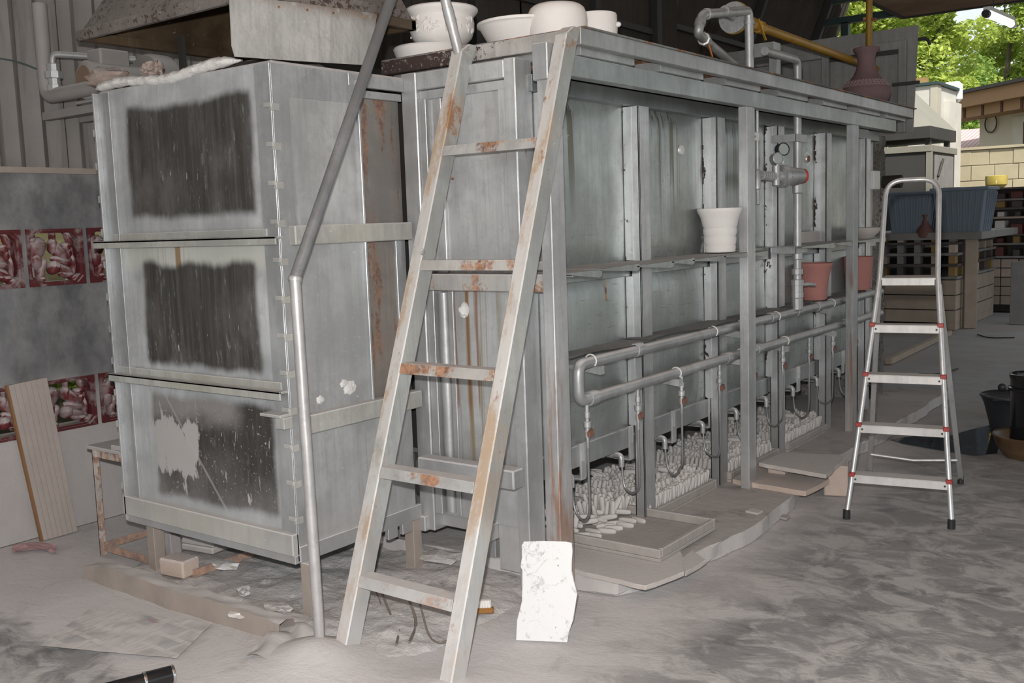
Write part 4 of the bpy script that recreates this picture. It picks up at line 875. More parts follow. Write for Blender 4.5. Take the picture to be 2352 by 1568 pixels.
MB().lathe(inner(VP, .010), vc, 48).build('vase_body', 'vase_clay', va, smooth=True)
for zz, rr in ((.145, .153), (.160, .141), (.175, .129)):
    b = MB(); b.tube([vc+V(math.cos(t)*rr, math.sin(t)*rr, zz+.006*math.sin(t*34)) for t in (i*2*math.pi/170 for i in range(171))], .005, 5, cap=False); b.build('braid', plain('braid_clay', (.27, .19, .19), rough=.8), va, smooth=True)

# ------------------------------------------------------------------ trays of clay pegs under the kiln
def tray(label, x0, x1, y0, y1, z0, h=.055, t=.022):
    r = thing('clay_tray', label, 'tray', ((x0+x1)/2, (y0+y1)/2, z0))
    part('tray_base', 'tray', r, (x0, x1, y0, y1, z0, z0+.014), bevel=.002)
    for q in ((x0, x1, y0, y0+t), (x0, x1, y1-t, y1), (x1-t, x1, y0+t, y1-t), (x0, x0+t, y0+t, y1-t)): part('tray_side', 'tray', r, (*q, z0+.0145, z0+h), bevel=.004)
    return (x0+t, x1-t, y0+t, y1-t, z0+.014)
TA = tray('empty fronted tray with few pegs nearest the corner post', -2.86, -2.015, 3.66, 4.20, PL+.022)
TB = tray('tray heaped with white pegs between the first two side posts', -3.0, -2.355, 4.23, 4.93, PL)
TC = tray('tray heaped with white pegs behind the middle platform post', -3.0, -2.345, 5.09, 5.78, PL)
TD = tray('farthest tray of white pegs under the kiln side', -3.0, -2.345, 5.93, 6.62, PL)
def peg_mesh():
    bm = bmesh.new(); prof = ((0, .55), (.006, .8), (.02, 1), (.045, 1.04), (.07, 1), (.084, .8), (.09, .5))
    rings = []
    for h, k_ in prof:
        w, d = .0125*k_, .0095*k_
        rings.append([bm.verts.new((sx*w, sy*d, h-.045)) for sx, sy in ((-1, -.55), (-.55, -1), (.55, -1), (1, -.55), (1, .55), (.55, 1), (-.55, 1), (-1, .55))])
    for a, b in zip(rings, rings[1:]):
        for j in range(8): bm.faces.new((a[j], a[(j+1) % 8], b[(j+1) % 8], b[j]))
    bm.faces.new(rings[0][::-1]); bm.faces.new(rings[-1])
    for f in bm.faces: f.smooth = True
    for e in bm.edges:
        if e.calc_face_angle() > 1.0: e.smooth = False
    me = bpy.data.meshes.new('clay_peg'); bm.to_mesh(me); bm.free(); me.materials.append(MAT['peg']); return me
PM = peg_mesh(); pegs = []
random.seed(11)
def peg_at(p, tiltx, tilty, rz, rank): pegs.append((rank, Matrix.Translation(p) @ Matrix.Rotation(rz, 4, 'Z') @ Matrix.Rotation(tiltx, 4, 'X') @ Matrix.Rotation(tilty, 4, 'Y')))
for ti, (x0, x1, y0, y1, z0) in ((1, TB), (2, TC), (3, TD)):
    yy = y0+.012; row = 0
    while yy < y1-.01:
        xx = x1-.016-random.uniform(0, .008); lean_ = random.uniform(-.12, .25)
        while xx > x0+.05:
            if xx > -2.85 or row < 3:
                edge = (x1-xx < .05) or row < 2
                hz_ = .045+random.uniform(0, .012)+(0 if edge else random.uniform(0, .035))
                tl = random.gauss(.05, .10) if edge else random.gauss(.0, .28)
                peg_at(V(xx, yy, z0+hz_), tl, lean_+random.gauss(0, .06 if edge else .25), random.choice((0, math.pi/2))+random.gauss(0, .15), (yy-3.6)*.9+(x1-xx)*1.3-(.7 if edge else 0))
            xx -= .0265+random.uniform(-.001, .003)
        yy += .0235+random.uniform(-.001, .002); row += 1
    for j in range(9 if ti == 1 else 7):   # a few lying on top
        peg_at(V(x1-.16-.02*(j % 3)-.14*(j//3), y1-.22-.13*(j//3)+.0245*(j % 3), z0+.122), math.pi/2*.0+random.gauss(0, .05), math.pi/2+random.gauss(0, .05), random.gauss(.1, .12), (y1-4)*.5-.6)
# tray A: pegs pushed to the back left corner, tumbled
x0, x1, y0, y1, z0 = TA
for j in range(30):
    row, k_ = divmod(j, 6); peg_at(V(-2.46-.030*k_-random.uniform(0, .01), y1-.03-.032*row, z0+.05+random.uniform(0, .03)), random.gauss(.1, .2), random.gauss(.1, .25), random.uniform(-.3, .3)+math.pi/2*(k_ % 2), -1)
for j in range(26):
    row, k_ = divmod(j, 5); peg_at(V(-2.40-.05*row-random.uniform(0, .04)+.03*k_*.5, y0+.08+.075*k_+random.uniform(-.02, .02), z0+.011+.016*(j % 3)*(row > 1)), random.gauss(0, .08), math.pi/2+random.gauss(0, .08), random.gauss(.3, .35), -2)
for j in range(14): peg_at(V(-2.52-.028*(j % 7), y0+.12+.15*(j//7)+random.uniform(-.02, .02), z0+.06), random.gauss(.15, .2), random.gauss(0, .3), random.uniform(0, 3), -1.5)
for j in range(16):   # strip of pegs between the first two trays
    peg_at(V(-2.375-.0275*j, 4.213, PL+.047), random.gauss(0, .06), random.gauss(0, .1), random.gauss(0, .1), -1)
pegs.sort(key=lambda q: q[0])
for r_, M_ in pegs[:300]:
    o = bpy.data.objects.new('clay_peg', PM); COL.objects.link(o); o.matrix_world = M_
    k_ = 0 if M_.translation.y < 4.2 else 1 if M_.translation.y < 5.0 else 2 if M_.translation.y < 5.85 else 3
    tag(o, ('small white clay peg in the half empty front tray', 'small white clay peg in the tray between the first two side posts', 'small white clay peg in the tray behind the middle platform post', 'small white clay peg in the farthest tray')[k_], 'clay peg', ('clay pegs in the front tray', 'clay pegs in the second tray', 'clay pegs in the third tray', 'clay pegs in the farthest tray')[k_])
bm = bmesh.new()
for r_, M_ in pegs[300:]:
    n0 = len(bm.verts); bm.from_mesh(PM); bm.verts.ensure_lookup_table()
    bmesh.ops.transform(bm, matrix=M_, verts=bm.verts[n0:])
me = bpy.data.meshes.new('clay_pegs'); bm.to_mesh(me); bm.free(); me.materials.append(MAT['peg'])
o = bpy.data.objects.new('clay_pegs', me); COL.objects.link(o); tag(o, 'rest of the white clay pegs heaped in the far trays', 'clay pegs', kind='stuff')

# boards and slabs on the plinth
def slab(name, label, cs, zt, th, mat, cat, jag=0, z_ax=None, bevel=.003):
    pts = [at(px, py, 'z', zt) for px, py in cs]; P = []
    for i_, p in enumerate(pts):
        q = pts[(i_+1) % len(pts)]; n = max(1, int((q-p).length/.05)) if jag else 1
        for k_ in range(n):
            w = p+(q-p)*k_/n
            if jag and k_: w += V(random.uniform(-jag, jag), random.uniform(-jag, jag), 0)
            P.append(w)
    b = MB(); b.prism([p-V(0, 0, th) for p in P], (0, 0, th)); return tag(b.build(name, mat, bevel=bevel), label, cat)
slab('wooden_board', 'dusty pale board under the front tray, jutting over the plinth edge', ((1300, 1302), (1482, 1345), (1572, 1312), (1560, 1245), (1400, 1215), (1300, 1222)), PL+.021, .02, 'shelf_slab', 'board', .004)
slab('wooden_board', 'short dusty board at the right of the tray corner', ((1574, 1314), (1622, 1285), (1590, 1262), (1560, 1290)), PL+.012, .02, 'shelf_slab', 'board', .002)
slab('kiln_slab', 'broken pink kiln slab lying on the plinth behind the middle post', ((1682, 1100), (1850, 1128), (1862, 1122), (1905, 1100), (1880, 1075), (1735, 1060)), PL+.03, .028, 'fire_brick', 'slab', .004)
slab('kiln_slab', 'dusty kiln slab with a pale flaking edge on top of the broken one', ((1742, 1062), (1897, 1090), (1942, 1050), (1938, 1045), (1800, 1038)), PL+.115, .022, 'shelf_slab', 'slab', .004)
p = at(1920, 1128, 'z', .02); tag(MB().obox((p.x-.02, p.y+.06, .085), (.06, .02, 0), (-.03, .09, 0), (0, 0, .085)).build('fire_brick', 'fire_brick', bevel=.006), 'pink fire brick propping the dusty kiln slab', 'brick')
p = at(1800, 1085, 'z', PL+.03); tag(MB().obox((p.x-.02, p.y+.03, PL+.062), (.05, 0, 0), (0, .09, 0), (0, 0, .031)).build('fire_brick', 'fire_brick', bevel=.005), 'fire brick hidden between the two kiln slabs', 'brick')
slab('tile_shard', 'thin broken tile shard lying on the plinth near its edge', ((1712, 1172), (1740, 1178), (1752, 1172), (1728, 1166)), PL+.012, .011, 'shelf_slab', 'shard', .002, bevel=.001)
slab('tile_shard', 'dark broken shard at the plinth corner', ((1790, 1186), (1806, 1190), (1815, 1183), (1798, 1180)), PL+.010, .010, 'tray', 'shard', .002, bevel=.001)
# white broken slab leaning on the corner post
p0, p1 = V(-2.196, 2.871, 0), V(-2.02, 2.957, 0); dn_ = V(p1.x-p0.x, p1.y-p0.y, 0).normalized(); nn = V(dn_.y, -dn_.x, 0); ln_ = (nn*-.30+V(0, 0, 1)).normalized(); N_ = dn_.cross(ln_)
out = [(1185, 1470), (1303, 1475), (1306, 1448), (1316, 1425), (1322, 1385), (1326, 1362), (1318, 1335), (1311, 1310), (1313, 1290), (1315, 1265), (1313, 1246), (1300, 1243), (1250, 1242), (1203, 1243), (1198, 1252), (1200, 1280), (1195, 1300), (1201, 1312), (1200, 1340), (1200, 1380), (1194, 1400), (1187, 1425)]
g = G('white_glazed_slab'); c = g.mix(g.mul(g.ss(g.noise(16, 6, .75, dist=1.5), .54, .64), .6), (.60, .60, .60), (.25, .245, .24)); c = g.mix(g.ss(g.noise(40, 3, .7, off=4), .68, .72), c, (.30, .22, .18)); MAT['wslab'] = g.done(c, .6, 0, g.noise(12, 5), .3)
o = MB().prism([atp(px, py, p0, N_) for px, py in out], -N_*.02*(1 if N_.y < 0 else -1)).build('broken_slab', 'wslab', bevel=.0015); tag(o, 'white broken slab with a wavy edge leaning below the corner post', 'slab')

# ------------------------------------------------------------------ step ladder
SL = thing('step_ladder', 'aluminium five step folding ladder with red step joints', 'step ladder', (-1.427, 5.03, 0))
U = V(.983, .18, 0); Dv = V(-.18, .983, 0); TL = math.tan(math.radians(18))
def sp(u, z, d=0): return V(-1.427, 5.03, 0)+U*u+Dv*(z*TL+d)+V(0, 0, z)
def hw(z): return .245-.108*min(z, 1.25)/1.25 if z < 1.25 else .137-.004*(z-1.25)
rail = [sp(-hw(0), .03)]+[sp(-hw(z), z) for z in (.4, .8, 1.2)]+bend([sp(-hw(1.4), 1.4), sp(-.130, 1.705), sp(.130, 1.705), sp(hw(1.4), 1.4)], .09, 8)+[sp(hw(z), z) for z in (1.2, .8, .4)]+[sp(hw(0), .03)]
MB().tube(rail, .0135, 14).build('front_rail', 'alu', SL, smooth=True)
for s_ in (-1, 1):
    f = sp(s_*.245, 0); MB().lathe([(0, 0), (.019, 0), (.018, .045), (0, .045)], f, 14).build('rubber_foot', 'black', SL, smooth=True)
    t_ = sp(s_*.145, 1.16, .03); ft = V(-1.427, 5.03, 0)+U*(s_*.245 if s_ > 0 else -.245)+Dv*.90
    MB().beam(t_, ft+V(0, 0, .02), .018, .028, U).build('rear_leg', 'alu', SL, .003)
    MB().lathe([(0, 0), (.017, 0), (.016, .04), (0, .04)], ft, 14).build('rubber_foot', 'black', SL, smooth=True)
k_ = .16/1.16
a = (V(-1.427, 5.03, 0)+U*-.23+Dv*.82)+V(0, 0, .15); c_ = (V(-1.427, 5.03, 0)+U*.23+Dv*.82)+V(0, 0, .15)
MB().tube([a, (a+c_)/2-V(0, 0, .018), c_], .0075, 8).build('rear_brace', 'alu', SL, smooth=True)
for zz in (.195, .44, .69, .94):
    w = hw(zz)-.006; f = sp(0, zz)
    MB().obox(f+Dv*-.012+V(0, 0, -.0), U*w, Dv*.003, V(0, 0, .019)).build('step_front', 'alu_dusty', SL, .001)
    MB().obox(f+Dv*.035+V(0, 0, .019), U*w, Dv*.047, V(0, 0, .003)).build('step_tread', 'alu_dusty', SL, .001)
    MB().obox(f+Dv*.083+V(0, 0, .006), U*w, Dv*.002, V(0, 0, .012)).build('step_back', 'alu_dusty', SL, .0005)
    for s_ in (-1, 1):
        MB().obox(sp(s_*hw(zz), zz)+V(0, 0, .022), U*.015, Dv*.017, V(0, 0, .011)).build('step_joint', 'red_plastic', SL, .003)
        p = sp(s_*(w-.012), zz)+Dv*-.015; MB().cyl(p, p-Dv*.004, .005, 8).build('rivet', 'dark_steel', SL)
f = sp(0, 1.178); MB().obox(f+Dv*-.004, U*.128, Dv*.004, V(0, 0, .018)).build('step_front', 'alu_dusty', SL, .001)
MB().obox(f+Dv*.11+V(0, 0, .016), U*.132, Dv*.115, V(0, 0, .005)).build('platform_tread', 'alu_dusty', SL, .001)
MB().tube([sp(-.14, 1.17, .005), sp(.14, 1.17, .005)], .006, 8).build('hinge_rod', 'brown_tape', SL, smooth=True)

# ------------------------------------------------------------------ things on the floor at the left
# plank leaning on the wall
pk = thing('fluted_plank', 'fluted grey brown plank leaning against the left wall', 'plank', (-5.03, 2.65, 0))
b0_, b1_ = at(88, 1238, 'z', 0), at(166, 1216, 'z', 0); b1_.x = b0_.x = -5.03
t0_, t1_ = at(15, 885, 'x', WX+.025), at(104, 866, 'x', WX+.025)
gp = plain('grey_plank', (.36, .315, .29), var=.22, sc=5, rough=.85, bump=.2); nrm = V(1, 0, .05)
MB().prism([b0_, b1_, t1_, t0_], nrm*.016).build('board', gp, pk)
for i_ in range(7):
    u0, u1 = (i_+.06)/7, (i_+.94)/7
    MB().prism([b0_.lerp(b1_, u0)+nrm*.0162, b0_.lerp(b1_, u1)+nrm*.0162, t0_.lerp(t1_, u1)+nrm*.0162, t0_.lerp(t1_, u0)+nrm*.0162], nrm*.004).build('flute', gp, pk, .0012)
MB().prism([b0_-V(0, .012, 0), b0_-V(0, .0005, 0), t0_-V(0, .0005, 0), t0_-V(0, .012, 0)], nrm*.02).build('edge_strip', plain('brown_edge', (.22, .11, .05), rough=.8), pk)
# rusty stand with an old fan, stones and bricks
RS = thing('rusty_stand', 'flaking rusty angle iron stand beside the kiln box', 'stand', (-4.2, 2.75, 0))
sx0, sx1, sy0, sy1, sh = -4.52, -3.78, 2.585, 3.05, .535
for x_, y_, m in ((sx0, sy0, 'rust_frame'), (sx1, sy0, 'rust_dark'), (sx0, sy1, 'rust_frame'), (sx1, sy1, 'rust_dark')):
    if x_ == sx1 and y_ == sy0: continue
    MB().box(x_, x_+.032, y_, y_+.005, 0, sh).box(x_, x_+.005, y_, y_+.032, 0, sh).build('leg', m, RS)
part('lower_rail', 'rust_dark', RS, (sx0+.006, sx1, sy0+.0055, sy0+.011, .03, .065), bevel=0); part('lower_rail', 'rust_dark', RS, (sx1, sx1+.006, sy0+.012, sy1, .03, .065), bevel=0); part('lower_rail', 'rust_dark', RS, (sx0+.0055, sx0+.011, sy0+.012, sy1, .03, .065), bevel=0)
part('upper_rail', 'rust_frame', RS, (sx0+.006, sx1, sy0+.0055, sy0+.011, sh-.04, sh-.001), bevel=0); part('upper_rail', 'rust_frame', RS, (sx0+.0055, sx0+.011, sy0+.012, sy1, sh-.04, sh-.001), bevel=0)
part('top_board', 'grey_dusty', RS, (sx0-.02, -4.18, sy0-.015, sy1, sh, sh+.018), (-4.18, sx1, sy0+.02, sy1, sh, sh+.018), bevel=.003)
tag(MB().obox((-4.18, 2.68, sh+.03), (.15, .01, 0), (-.005, .10, 0), (0, 0, .012)).build('loose_tile', 'grey_dusty', bevel=.003), 'dusty tile lying on the rusty stand', 'tile')
tag(MB().box(-4.40, -4.05, 2.93, 2.95, sh+.0185, sh+.10).build('tile_strip', 'shelf_slab', bevel=.003), 'pale tile strip standing at the back of the rusty stand', 'tile')
FN = thing('old_fan', 'dust covered round fan hanging inside the rusty stand', 'fan', (-4.2, 2.8, .12)); fc = V(-4.22, 2.78, .31)
MB().lathe([(0, .0), (.05, .03), (.12, .035), (.165, .0), (.17, -.03), (.15, -.05), (0, -.05)], fc, 36, V(.1, -1, .1)).build('fan_cowl', 'grey_dusty', FN, smooth=True)
for kk in range(5):
    a_ = kk*2*math.pi/5; d = V(math.cos(a_), 0, math.sin(a_)); MB().blob(fc+d*.08+V(0, -.045, 0), .055, .008, .035, 2, rot=Matrix.Rotation(-a_, 3, 'Y')).build('fan_blade', 'grey_dusty', FN, smooth=True)
MB().box(-4.25, -4.19, 2.76, 2.82, .0, .16).build('fan_foot', 'grey_dusty', FN, .004)
for kk in range(4):
    tag(MB().obox((-4.02+.006*(kk % 2), 2.84, .065+.033*kk), (.10, .015, 0), (-.008, .06, 0), (0, 0, .0155)).build('thin_brick', 'shelf_slab', bevel=.006), ('lowest', 'second lowest', 'second highest', 'topmost')[kk]+' pale brick of the stack behind the kiln box leg', 'brick', 'stack of thin bricks under the kiln box')
p = at(392, 1328, 'z', .03); tag(MB().obox((p.x, p.y+.05, .075), (.075, .01, 0), (-.006, .05, 0), (0, 0, .04)).build('loose_brick', 'fire_brick', bevel=.008), 'single fire brick on the ground beside the kiln box leg', 'brick')
# kerb beam and rubble bed under the kiln box
b = MB(); b.grid(40, 6, lambda u, v: V(-4.30+1.36*u, 2.36+.10*v+.01*mnoise.noise(V(u*9, v, 0)), (.075 if 0 < v < 1 else -.01)*(1-.35*max(0, .12-u)/.12)+.008*mnoise.noise(V(u*14, v*3, 4)))); tag(b.build('kerb_beam', 'timber', smooth=True), 'dusty timber kerb on the floor in front of the kiln box', 'kerb')
g = G('rubble_dust'); c = g.mix(g.noise(5, 6, .7), (.42, .40, .395), (.62, .595, .59)); c = g.mix(g.mul(g.ss(g.noise(9, 5, .7, off=4), .60, .66), .8), c, (.74, .72, .68)); c = g.mix(g.mul(g.ss(g.noise(8, 5, .7, off=9), .58, .68), .6), c, (.27, .25, .24)); MAT['rubble'] = g.done(c, .95, 0, g.noise(22, 6, .7), .7, .02, .2)
b = MB(); b.grid(60, 50, lambda u, v: V(-4.25+1.85*u, 2.44+1.05*v, .028+.018*mnoise.noise(V(u*9, v*7, 0))+.012*mnoise.noise(V(u*30, v*25, 3))-.035*((2*u-1)**8)-.03*((2*v-1)**8))); tag(b.build('rubble_bed', 'rubble', smooth=True), 'bed of rubble and dust under the kiln box', 'rubble', kind='stuff')
random.seed(21)
labs = ['flat pale flake of fibre under the kiln box', 'rough stone by the kerb under the kiln box', 'dusty slab fragment under the ladder middle', 'small stone below the kiln box right leg', 'flat fragment right of the kiln box leg', 'white flake in front of the kerb end', 'grey stone under the kiln front rail', 'broken chunk beside the ladder left stile']
for i_, (px, py, r, fz) in enumerate(((520, 1300, .07, .25), (560, 1360, .035, .5), (1010, 1275, .13, .14), (820, 1300, .04, .5), (640, 1395, .06, .2), (545, 1412, .05, .2), (890, 1230, .05, .4), (870, 1330, .05, .5))):
    p = at(px, py, 'z', .05); b = MB(); b.blob(p+V(0, 0, .005), r, r*.7, r*fz, 2, .7); tag(b.build('stone_fragment', 'white_clay' if i_ in (0, 5) else 'rubble'), labs[i_], 'stone')
tn = ['long dry root arching over the dust below the lowest rung', 'short dry root beside the long one', 'thin root under the lowest rung', 'curled dry root left of the right ladder stile']
for nm, pth, r in ((tn[0], ((870, 1375), (900, 1420), (920, 1440), (910, 1480)), .005), (tn[1], ((935, 1400), (960, 1430), (940, 1475)), .006), (tn[2], ((850, 1360), (880, 1395), (875, 1440)), .003), (tn[3], ((965, 1420), (985, 1465), (1010, 1478), (1030, 1470)), .004)):
    P_ = [at(x_, y_, 'z', .02) for x_, y_ in pth]; P_[0].z = .09; tag(MB().tube(bend(P_, .08), r, 6).build('dry_root', plain('dry_root', (.17, .14, .12), rough=.9), smooth=True), nm, 'root')
# newspaper
g = G('old_newsprint'); c0 = (.58, .55, .54)
br_ = g.t.nodes.new('ShaderNodeTexBrick'); br_.inputs['Scale'].default_value = 1; br_.inputs['Brick Width'].default_value = .17; br_.inputs['Row Height'].default_value = .09; br_.inputs['Mortar Size'].default_value = .012
br_.inputs['Color1'].default_value = (.27, .285, .30, 1); br_.inputs['Color2'].default_value = (.40, .385, .375, 1); br_.inputs['Mortar'].default_value = (*c0, 1); g.t.links.new(g.vec(1.0), br_.inputs['Vector'])
c = g.mix(g.mul(g.ss(g.noise(5, 4), .40, .58), .75), c0, br_.outputs['Color']); c = g.mix(g.mul(g.ss(g.noise((5, 11, 3), 2, off=5), .64, .67), .5), c, (.36, .16, .15)); c = g.mix(g.mul(g.ss(g.noise((90, 12, 3), 2, off=7), .5, .6), .35), c, (.24, .24, .25))
c = g.mix(g.mul(g.ss(g.noise(2.4, 5, off=11), .38, .62), .8), c, (.58, .555, .55)); MAT['news'] = g.done(c, .9, 0, g.noise(8, 5), .3)
cs = [at(px, py, 'z', .012) for px, py in ((92, 1482), (205, 1398), (490, 1428), (405, 1512))]
b = MB(); b.grid(24, 16, lambda u, v: (cs[0].lerp(cs[3], u)).lerp(cs[1].lerp(cs[2], u), v)+V(0, 0, .004*mnoise.noise(V(u*6, v*5, 1)))); tag(b.build('newspaper', 'news', smooth=True), 'dust covered open newspaper on the floor in front of the kerb', 'newspaper')
# crumpled bag, pink rag
b = MB(); ca, cb_, cc, cdd = [at(px, py, 'z', .03) for px, py in ((565, 1500), (650, 1425), (745, 1450), (712, 1530))]
b.grid(30, 24, lambda u, v: ca.lerp(cdd, u).lerp(cb_.lerp(cc, u), v)+V(0, 0, .035*abs(mnoise.noise(V(u*2.6, v*2.6, 7)))+.012*math.sin(math.pi*u)*math.sin(math.pi*v)*u-.010)); tag(b.build('crumpled_bag', 'grey_dusty', smooth=True), 'crumpled dusty plastic bag at the handrail foot', 'bag')
b = MB(); b.grid(20, 10, lambda u, v: at(28+100*u, 1270-18*v-8*math.sin(u*3), 'z', .012)+V(0, 0, .012*mnoise.noise(V(u*5, v*5, 3)))); tag(b.build('pink_rag', plain('faded_pink', (.42, .27, .28), var=.2, rough=.9), smooth=True), 'faded pink plastic rag on the floor by the plank', 'rag')
# torch lying at the lower frame edge
a, c_ = at(322, 1566, 'z', .035), at(424, 1540, 'z', .035); d = (c_-a).normalized(); s0 = a-d*.14
tr = thing('torch', 'shiny black torch lying on the floor at the bottom edge', 'torch', (a.x, a.y, 0))
MB().lathe([(0, 0), (.028, .0), (.028, .155), (.031, .157), (.031, .245), (.028, .25), (0, .25)], V(s0.x, s0.y, .034), 28, d).build('barrel', 'black_gloss', tr, smooth=True)
for h in (.153, .246): MB().lathe([(.0305, h-.002), (.0325, h), (.0325, h+.006), (.0305, h+.008)], V(s0.x, s0.y, .034), 28, d).build('chrome_ring', 'chrome', tr, smooth=True)
# scrubbing brush
bc = at(1100, 1412, 'z', .02); bs = thing('scrubbing_brush', 'wooden brush with white bristles lying behind the right ladder stile', 'brush', (bc.x, bc.y, 0)); bd = V(.8, .6, 0); bn = V(-.6, .8, 0)
MB().obox(bc+V(0, 0, .02), bd*.06, bn*.018, V(0, 0, .011)).build('handle', plain('varnished_wood', (.26, .12, .03), rough=.35), bs, .006)
random.seed(5)
for i_ in range(9): MB().lathe([(.008, 0), (.010, .03), (0, .032)], bc+bd*(-.045+.011*i_)+V(0, 0, .031), 6, V(.1*random.uniform(-1, 1), .1*random.uniform(-1, 1), 1)).build('bristle_tuft', 'white_clay', bs, smooth=True)

# ------------------------------------------------------------------ grey door panel behind the vase
GD = thing('steel_door_panel', 'large grey steel door panel with tube frame behind the vase', 'panel', (-2.8, 8.12, 2.131))
yd = 8.12; P_ = [at(1742, 114, 'y', yd), at(2113, 57, 'y', yd), at(2097, 262, 'y', yd)]
xl, xr, zt = -3.75, at(2105, 100, 'y', yd).x, at(2113, 57, 'y', yd).z
MB().prism([(xl, yd, 2.135), (xr-.02, yd, 2.135), (xr+.01, yd, zt), (xl, yd, zt-.01)], (0, .02, 0)).build('door_sheet', 'door_grey', GD)
for x_ in (at(2075, 150, 'y', yd).x, at(1905, 150, 'y', yd).x-.02, at(1790, 150, 'y', yd).x): part('frame_tube', 'door_grey', GD, (x_-.03, x_+.03, yd-.045, yd, 2.135, zt-.10), bevel=.006)
part('frame_tube', 'door_grey', GD, (xl+.1, xr-.072, yd-.043, yd, zt-.165, zt-.101), bevel=.006)
for x_ in (-2.60, -2.42): pass
part('inner_bar', 'dark_steel', GD, (at(1905, 110, 'y', yd).x+.02, at(2068, 90, 'y', yd).x, yd-.05, yd-.046, zt-.20, zt-.17), bevel=.001)
q = at(2072, 193, 'y', yd-.05); part('latch', 'dark_steel', GD, (q.x-.07, q.x+.13, yd-.07, yd-.045, q.z-.012, q.z+.012)); part('foot', 'door_grey', GD, (xl+.2, xr-.3, yd-.06, yd+.08, 2.131, 2.15))
MB().tube(bend([V(xr-.02, yd+.03, zt-.10), V(xr+.07, yd+.03, zt-.10), V(xr+.09, yd+.03, zt-.15)], .03), .012, 8).build('hook', 'dark_steel', GD, smooth=True)

# ------------------------------------------------------------------ yard at the right: stacks, bins, buckets
YS = 13.6
def apx(px, py, y=YS): return at(px, py, 'y', y)
MAT['bin'] = plain('blue_grey_plastic', (.15, .19, .24), var=.12, sc=4, rough=.5, bump=.05)
MAT['wood_pale'] = plain('pale_board', (.33, .27, .215), var=.25, sc=5, rough=.9, bump=.2)
MAT['dark_slab'] = plain('dark_kiln_shelf', (.075, .06, .055), var=.5, sc=8, rough=.85)
MAT['grey_slab'] = plain('grey_kiln_shelf', (.20, .19, .18), var=.3, sc=8, rough=.9)
MAT['maroon'] = plain('maroon_clay', (.12, .035, .03), var=.4, sc=8, rough=.7)
MAT['ochre'] = plain('ochre_prop', (.25, .16, .06), var=.4, sc=10, rough=.8)
# front stack: pallet of planks, then slabs with props, then bins on top
fs = thing('slab_stack', 'stack of dark kiln shelves on pale boards behind the step ladder', 'stack', (-3.7, YS+.8, 0))
xa, xb = apx(2030, 700).x-.5, apx(2195, 700).x
zs = lambda py: apx(2120, py).z
zb = [0.0, .09, .30, .33, .55]
part('pallet_foot', 'wood_pale', fs, (xa, xa+.12, YS, YS+2.2, 0, .09), (xb-.14, xb, YS, YS+2.2, 0, .09))
zq = .09
for hh in (.17, .19, .20): part('plank', 'wood_pale', fs, (xa, xb, YS, YS+.05, zq, zq+hh-.012), bevel=.004); part('plank', 'wood_pale', fs, (xb-.05, xb, YS+.051, YS+2.2, zq, zq+hh-.012), bevel=.004); zq += hh
part('fill', 'void', fs, (xa, xb-.06, YS+.06, YS+2.2, .1, zq))
lv = [zq, zq+.16, zq+.30, zq+.44, zq+.56]; random.seed(4)
for i_, z_ in enumerate(lv):
    part('kiln_shelf', ('grey_slab', 'dark_slab', 'grey_slab', 'dark_slab', 'dark_slab')[i_], fs, (xa, xb+.02, YS-.02, YS+2.2, z_, z_+.035), bevel=.004)
    if i_ < 4:
        nx = 7
        for j in range(nx):
            x_ = xa+.06+(xb-xa-.12)*j/(nx-1); part('prop', random.choice(('ochre', 'wood_pale', 'grey_slab', 'dark_slab', 'fire_brick')), fs, (x_-.04, x_+.04, YS+.02, YS+.16, z_+.0355, lv[i_+1]-.0005))
        for j in range(5): part('prop', random.choice(('ochre', 'wood_pale', 'dark_slab', 'fire_brick')), fs, (xb-.10, xb-.01, YS+.35+.42*j, YS+.45+.42*j, z_+.0355, lv[i_+1]-.0005))
ztop = lv[-1]+.036
def bin_(label, cx, cy, wt, wb, d, h, z, rz=0):
    r = thing('plastic_bin', label, 'bin', (cx, cy, z)); b = MB()
    def ring(w, dd, zz): return [V(cx+sx*w/2, cy+sy*dd/2, zz) for sx, sy in ((-1, -1), (1, -1), (1, 1), (-1, 1))]
    b.hexa(ring(wb, d*.85, z)+ring(wt, d, z+h)); b.build('bin_body', 'bin', r, .03)
    n = int(wt/.07)
    for j in range(n):
        u = (j+.5)/n-.5; b = MB(); b.beam(V(cx+u*wb, cy-d*.425-.008, z+.05), V(cx+u*wt, cy-d*.5-.008, z+h-.06), .022, .016, (0, 1, 0)); b.build('rib', 'bin', r)
        if j < 5: u = (j+.5)/5-.5; MB().beam(V(cx+wb/2+.006, cy+u*d*.8, z+.05), V(cx+wt/2+.006, cy+u*d, z+h-.06), .016, .022, (0, 1, 0)).build('rib', 'bin', r)
    MB().box(cx-wt/2-.02, cx+wt/2+.02, cy-d/2-.02, cy+d/2+.02, z+h-.045, z+h).build('rim', 'bin', r, .01); return r
zbin = apx(2100, 551).z
hb = apx(2100, 440).z-zbin
ztop = zbin
part('top_shelf', 'grey_slab', fs, (xa, apx(2256, 560).x, YS-.04, YS+2.2, lv[-1]+.036, zbin-.001))
bin_('blue grey plastic bin seen through the step ladder', apx(2090, 500).x-.02, YS+.33, .60, .46, .6, hb, zbin)
bin_('blue grey plastic bin right of the step ladder top', apx(2200, 500).x+.0, YS+.33, .66, .52, .6, hb+.03, zbin)
pot('clay_bottle', 'brown clay bottle vase standing between the blue bins', inner([(.07, 0), (.11, .03), (.12, .08), (.09, .14), (.045, .2), (.03, .27), (.045, .32)], .008), V(apx(2122, 540).x, YS+.06, zbin+.001), plain('brown_bottle', (.13, .06, .05), rough=.6), cat='vase')
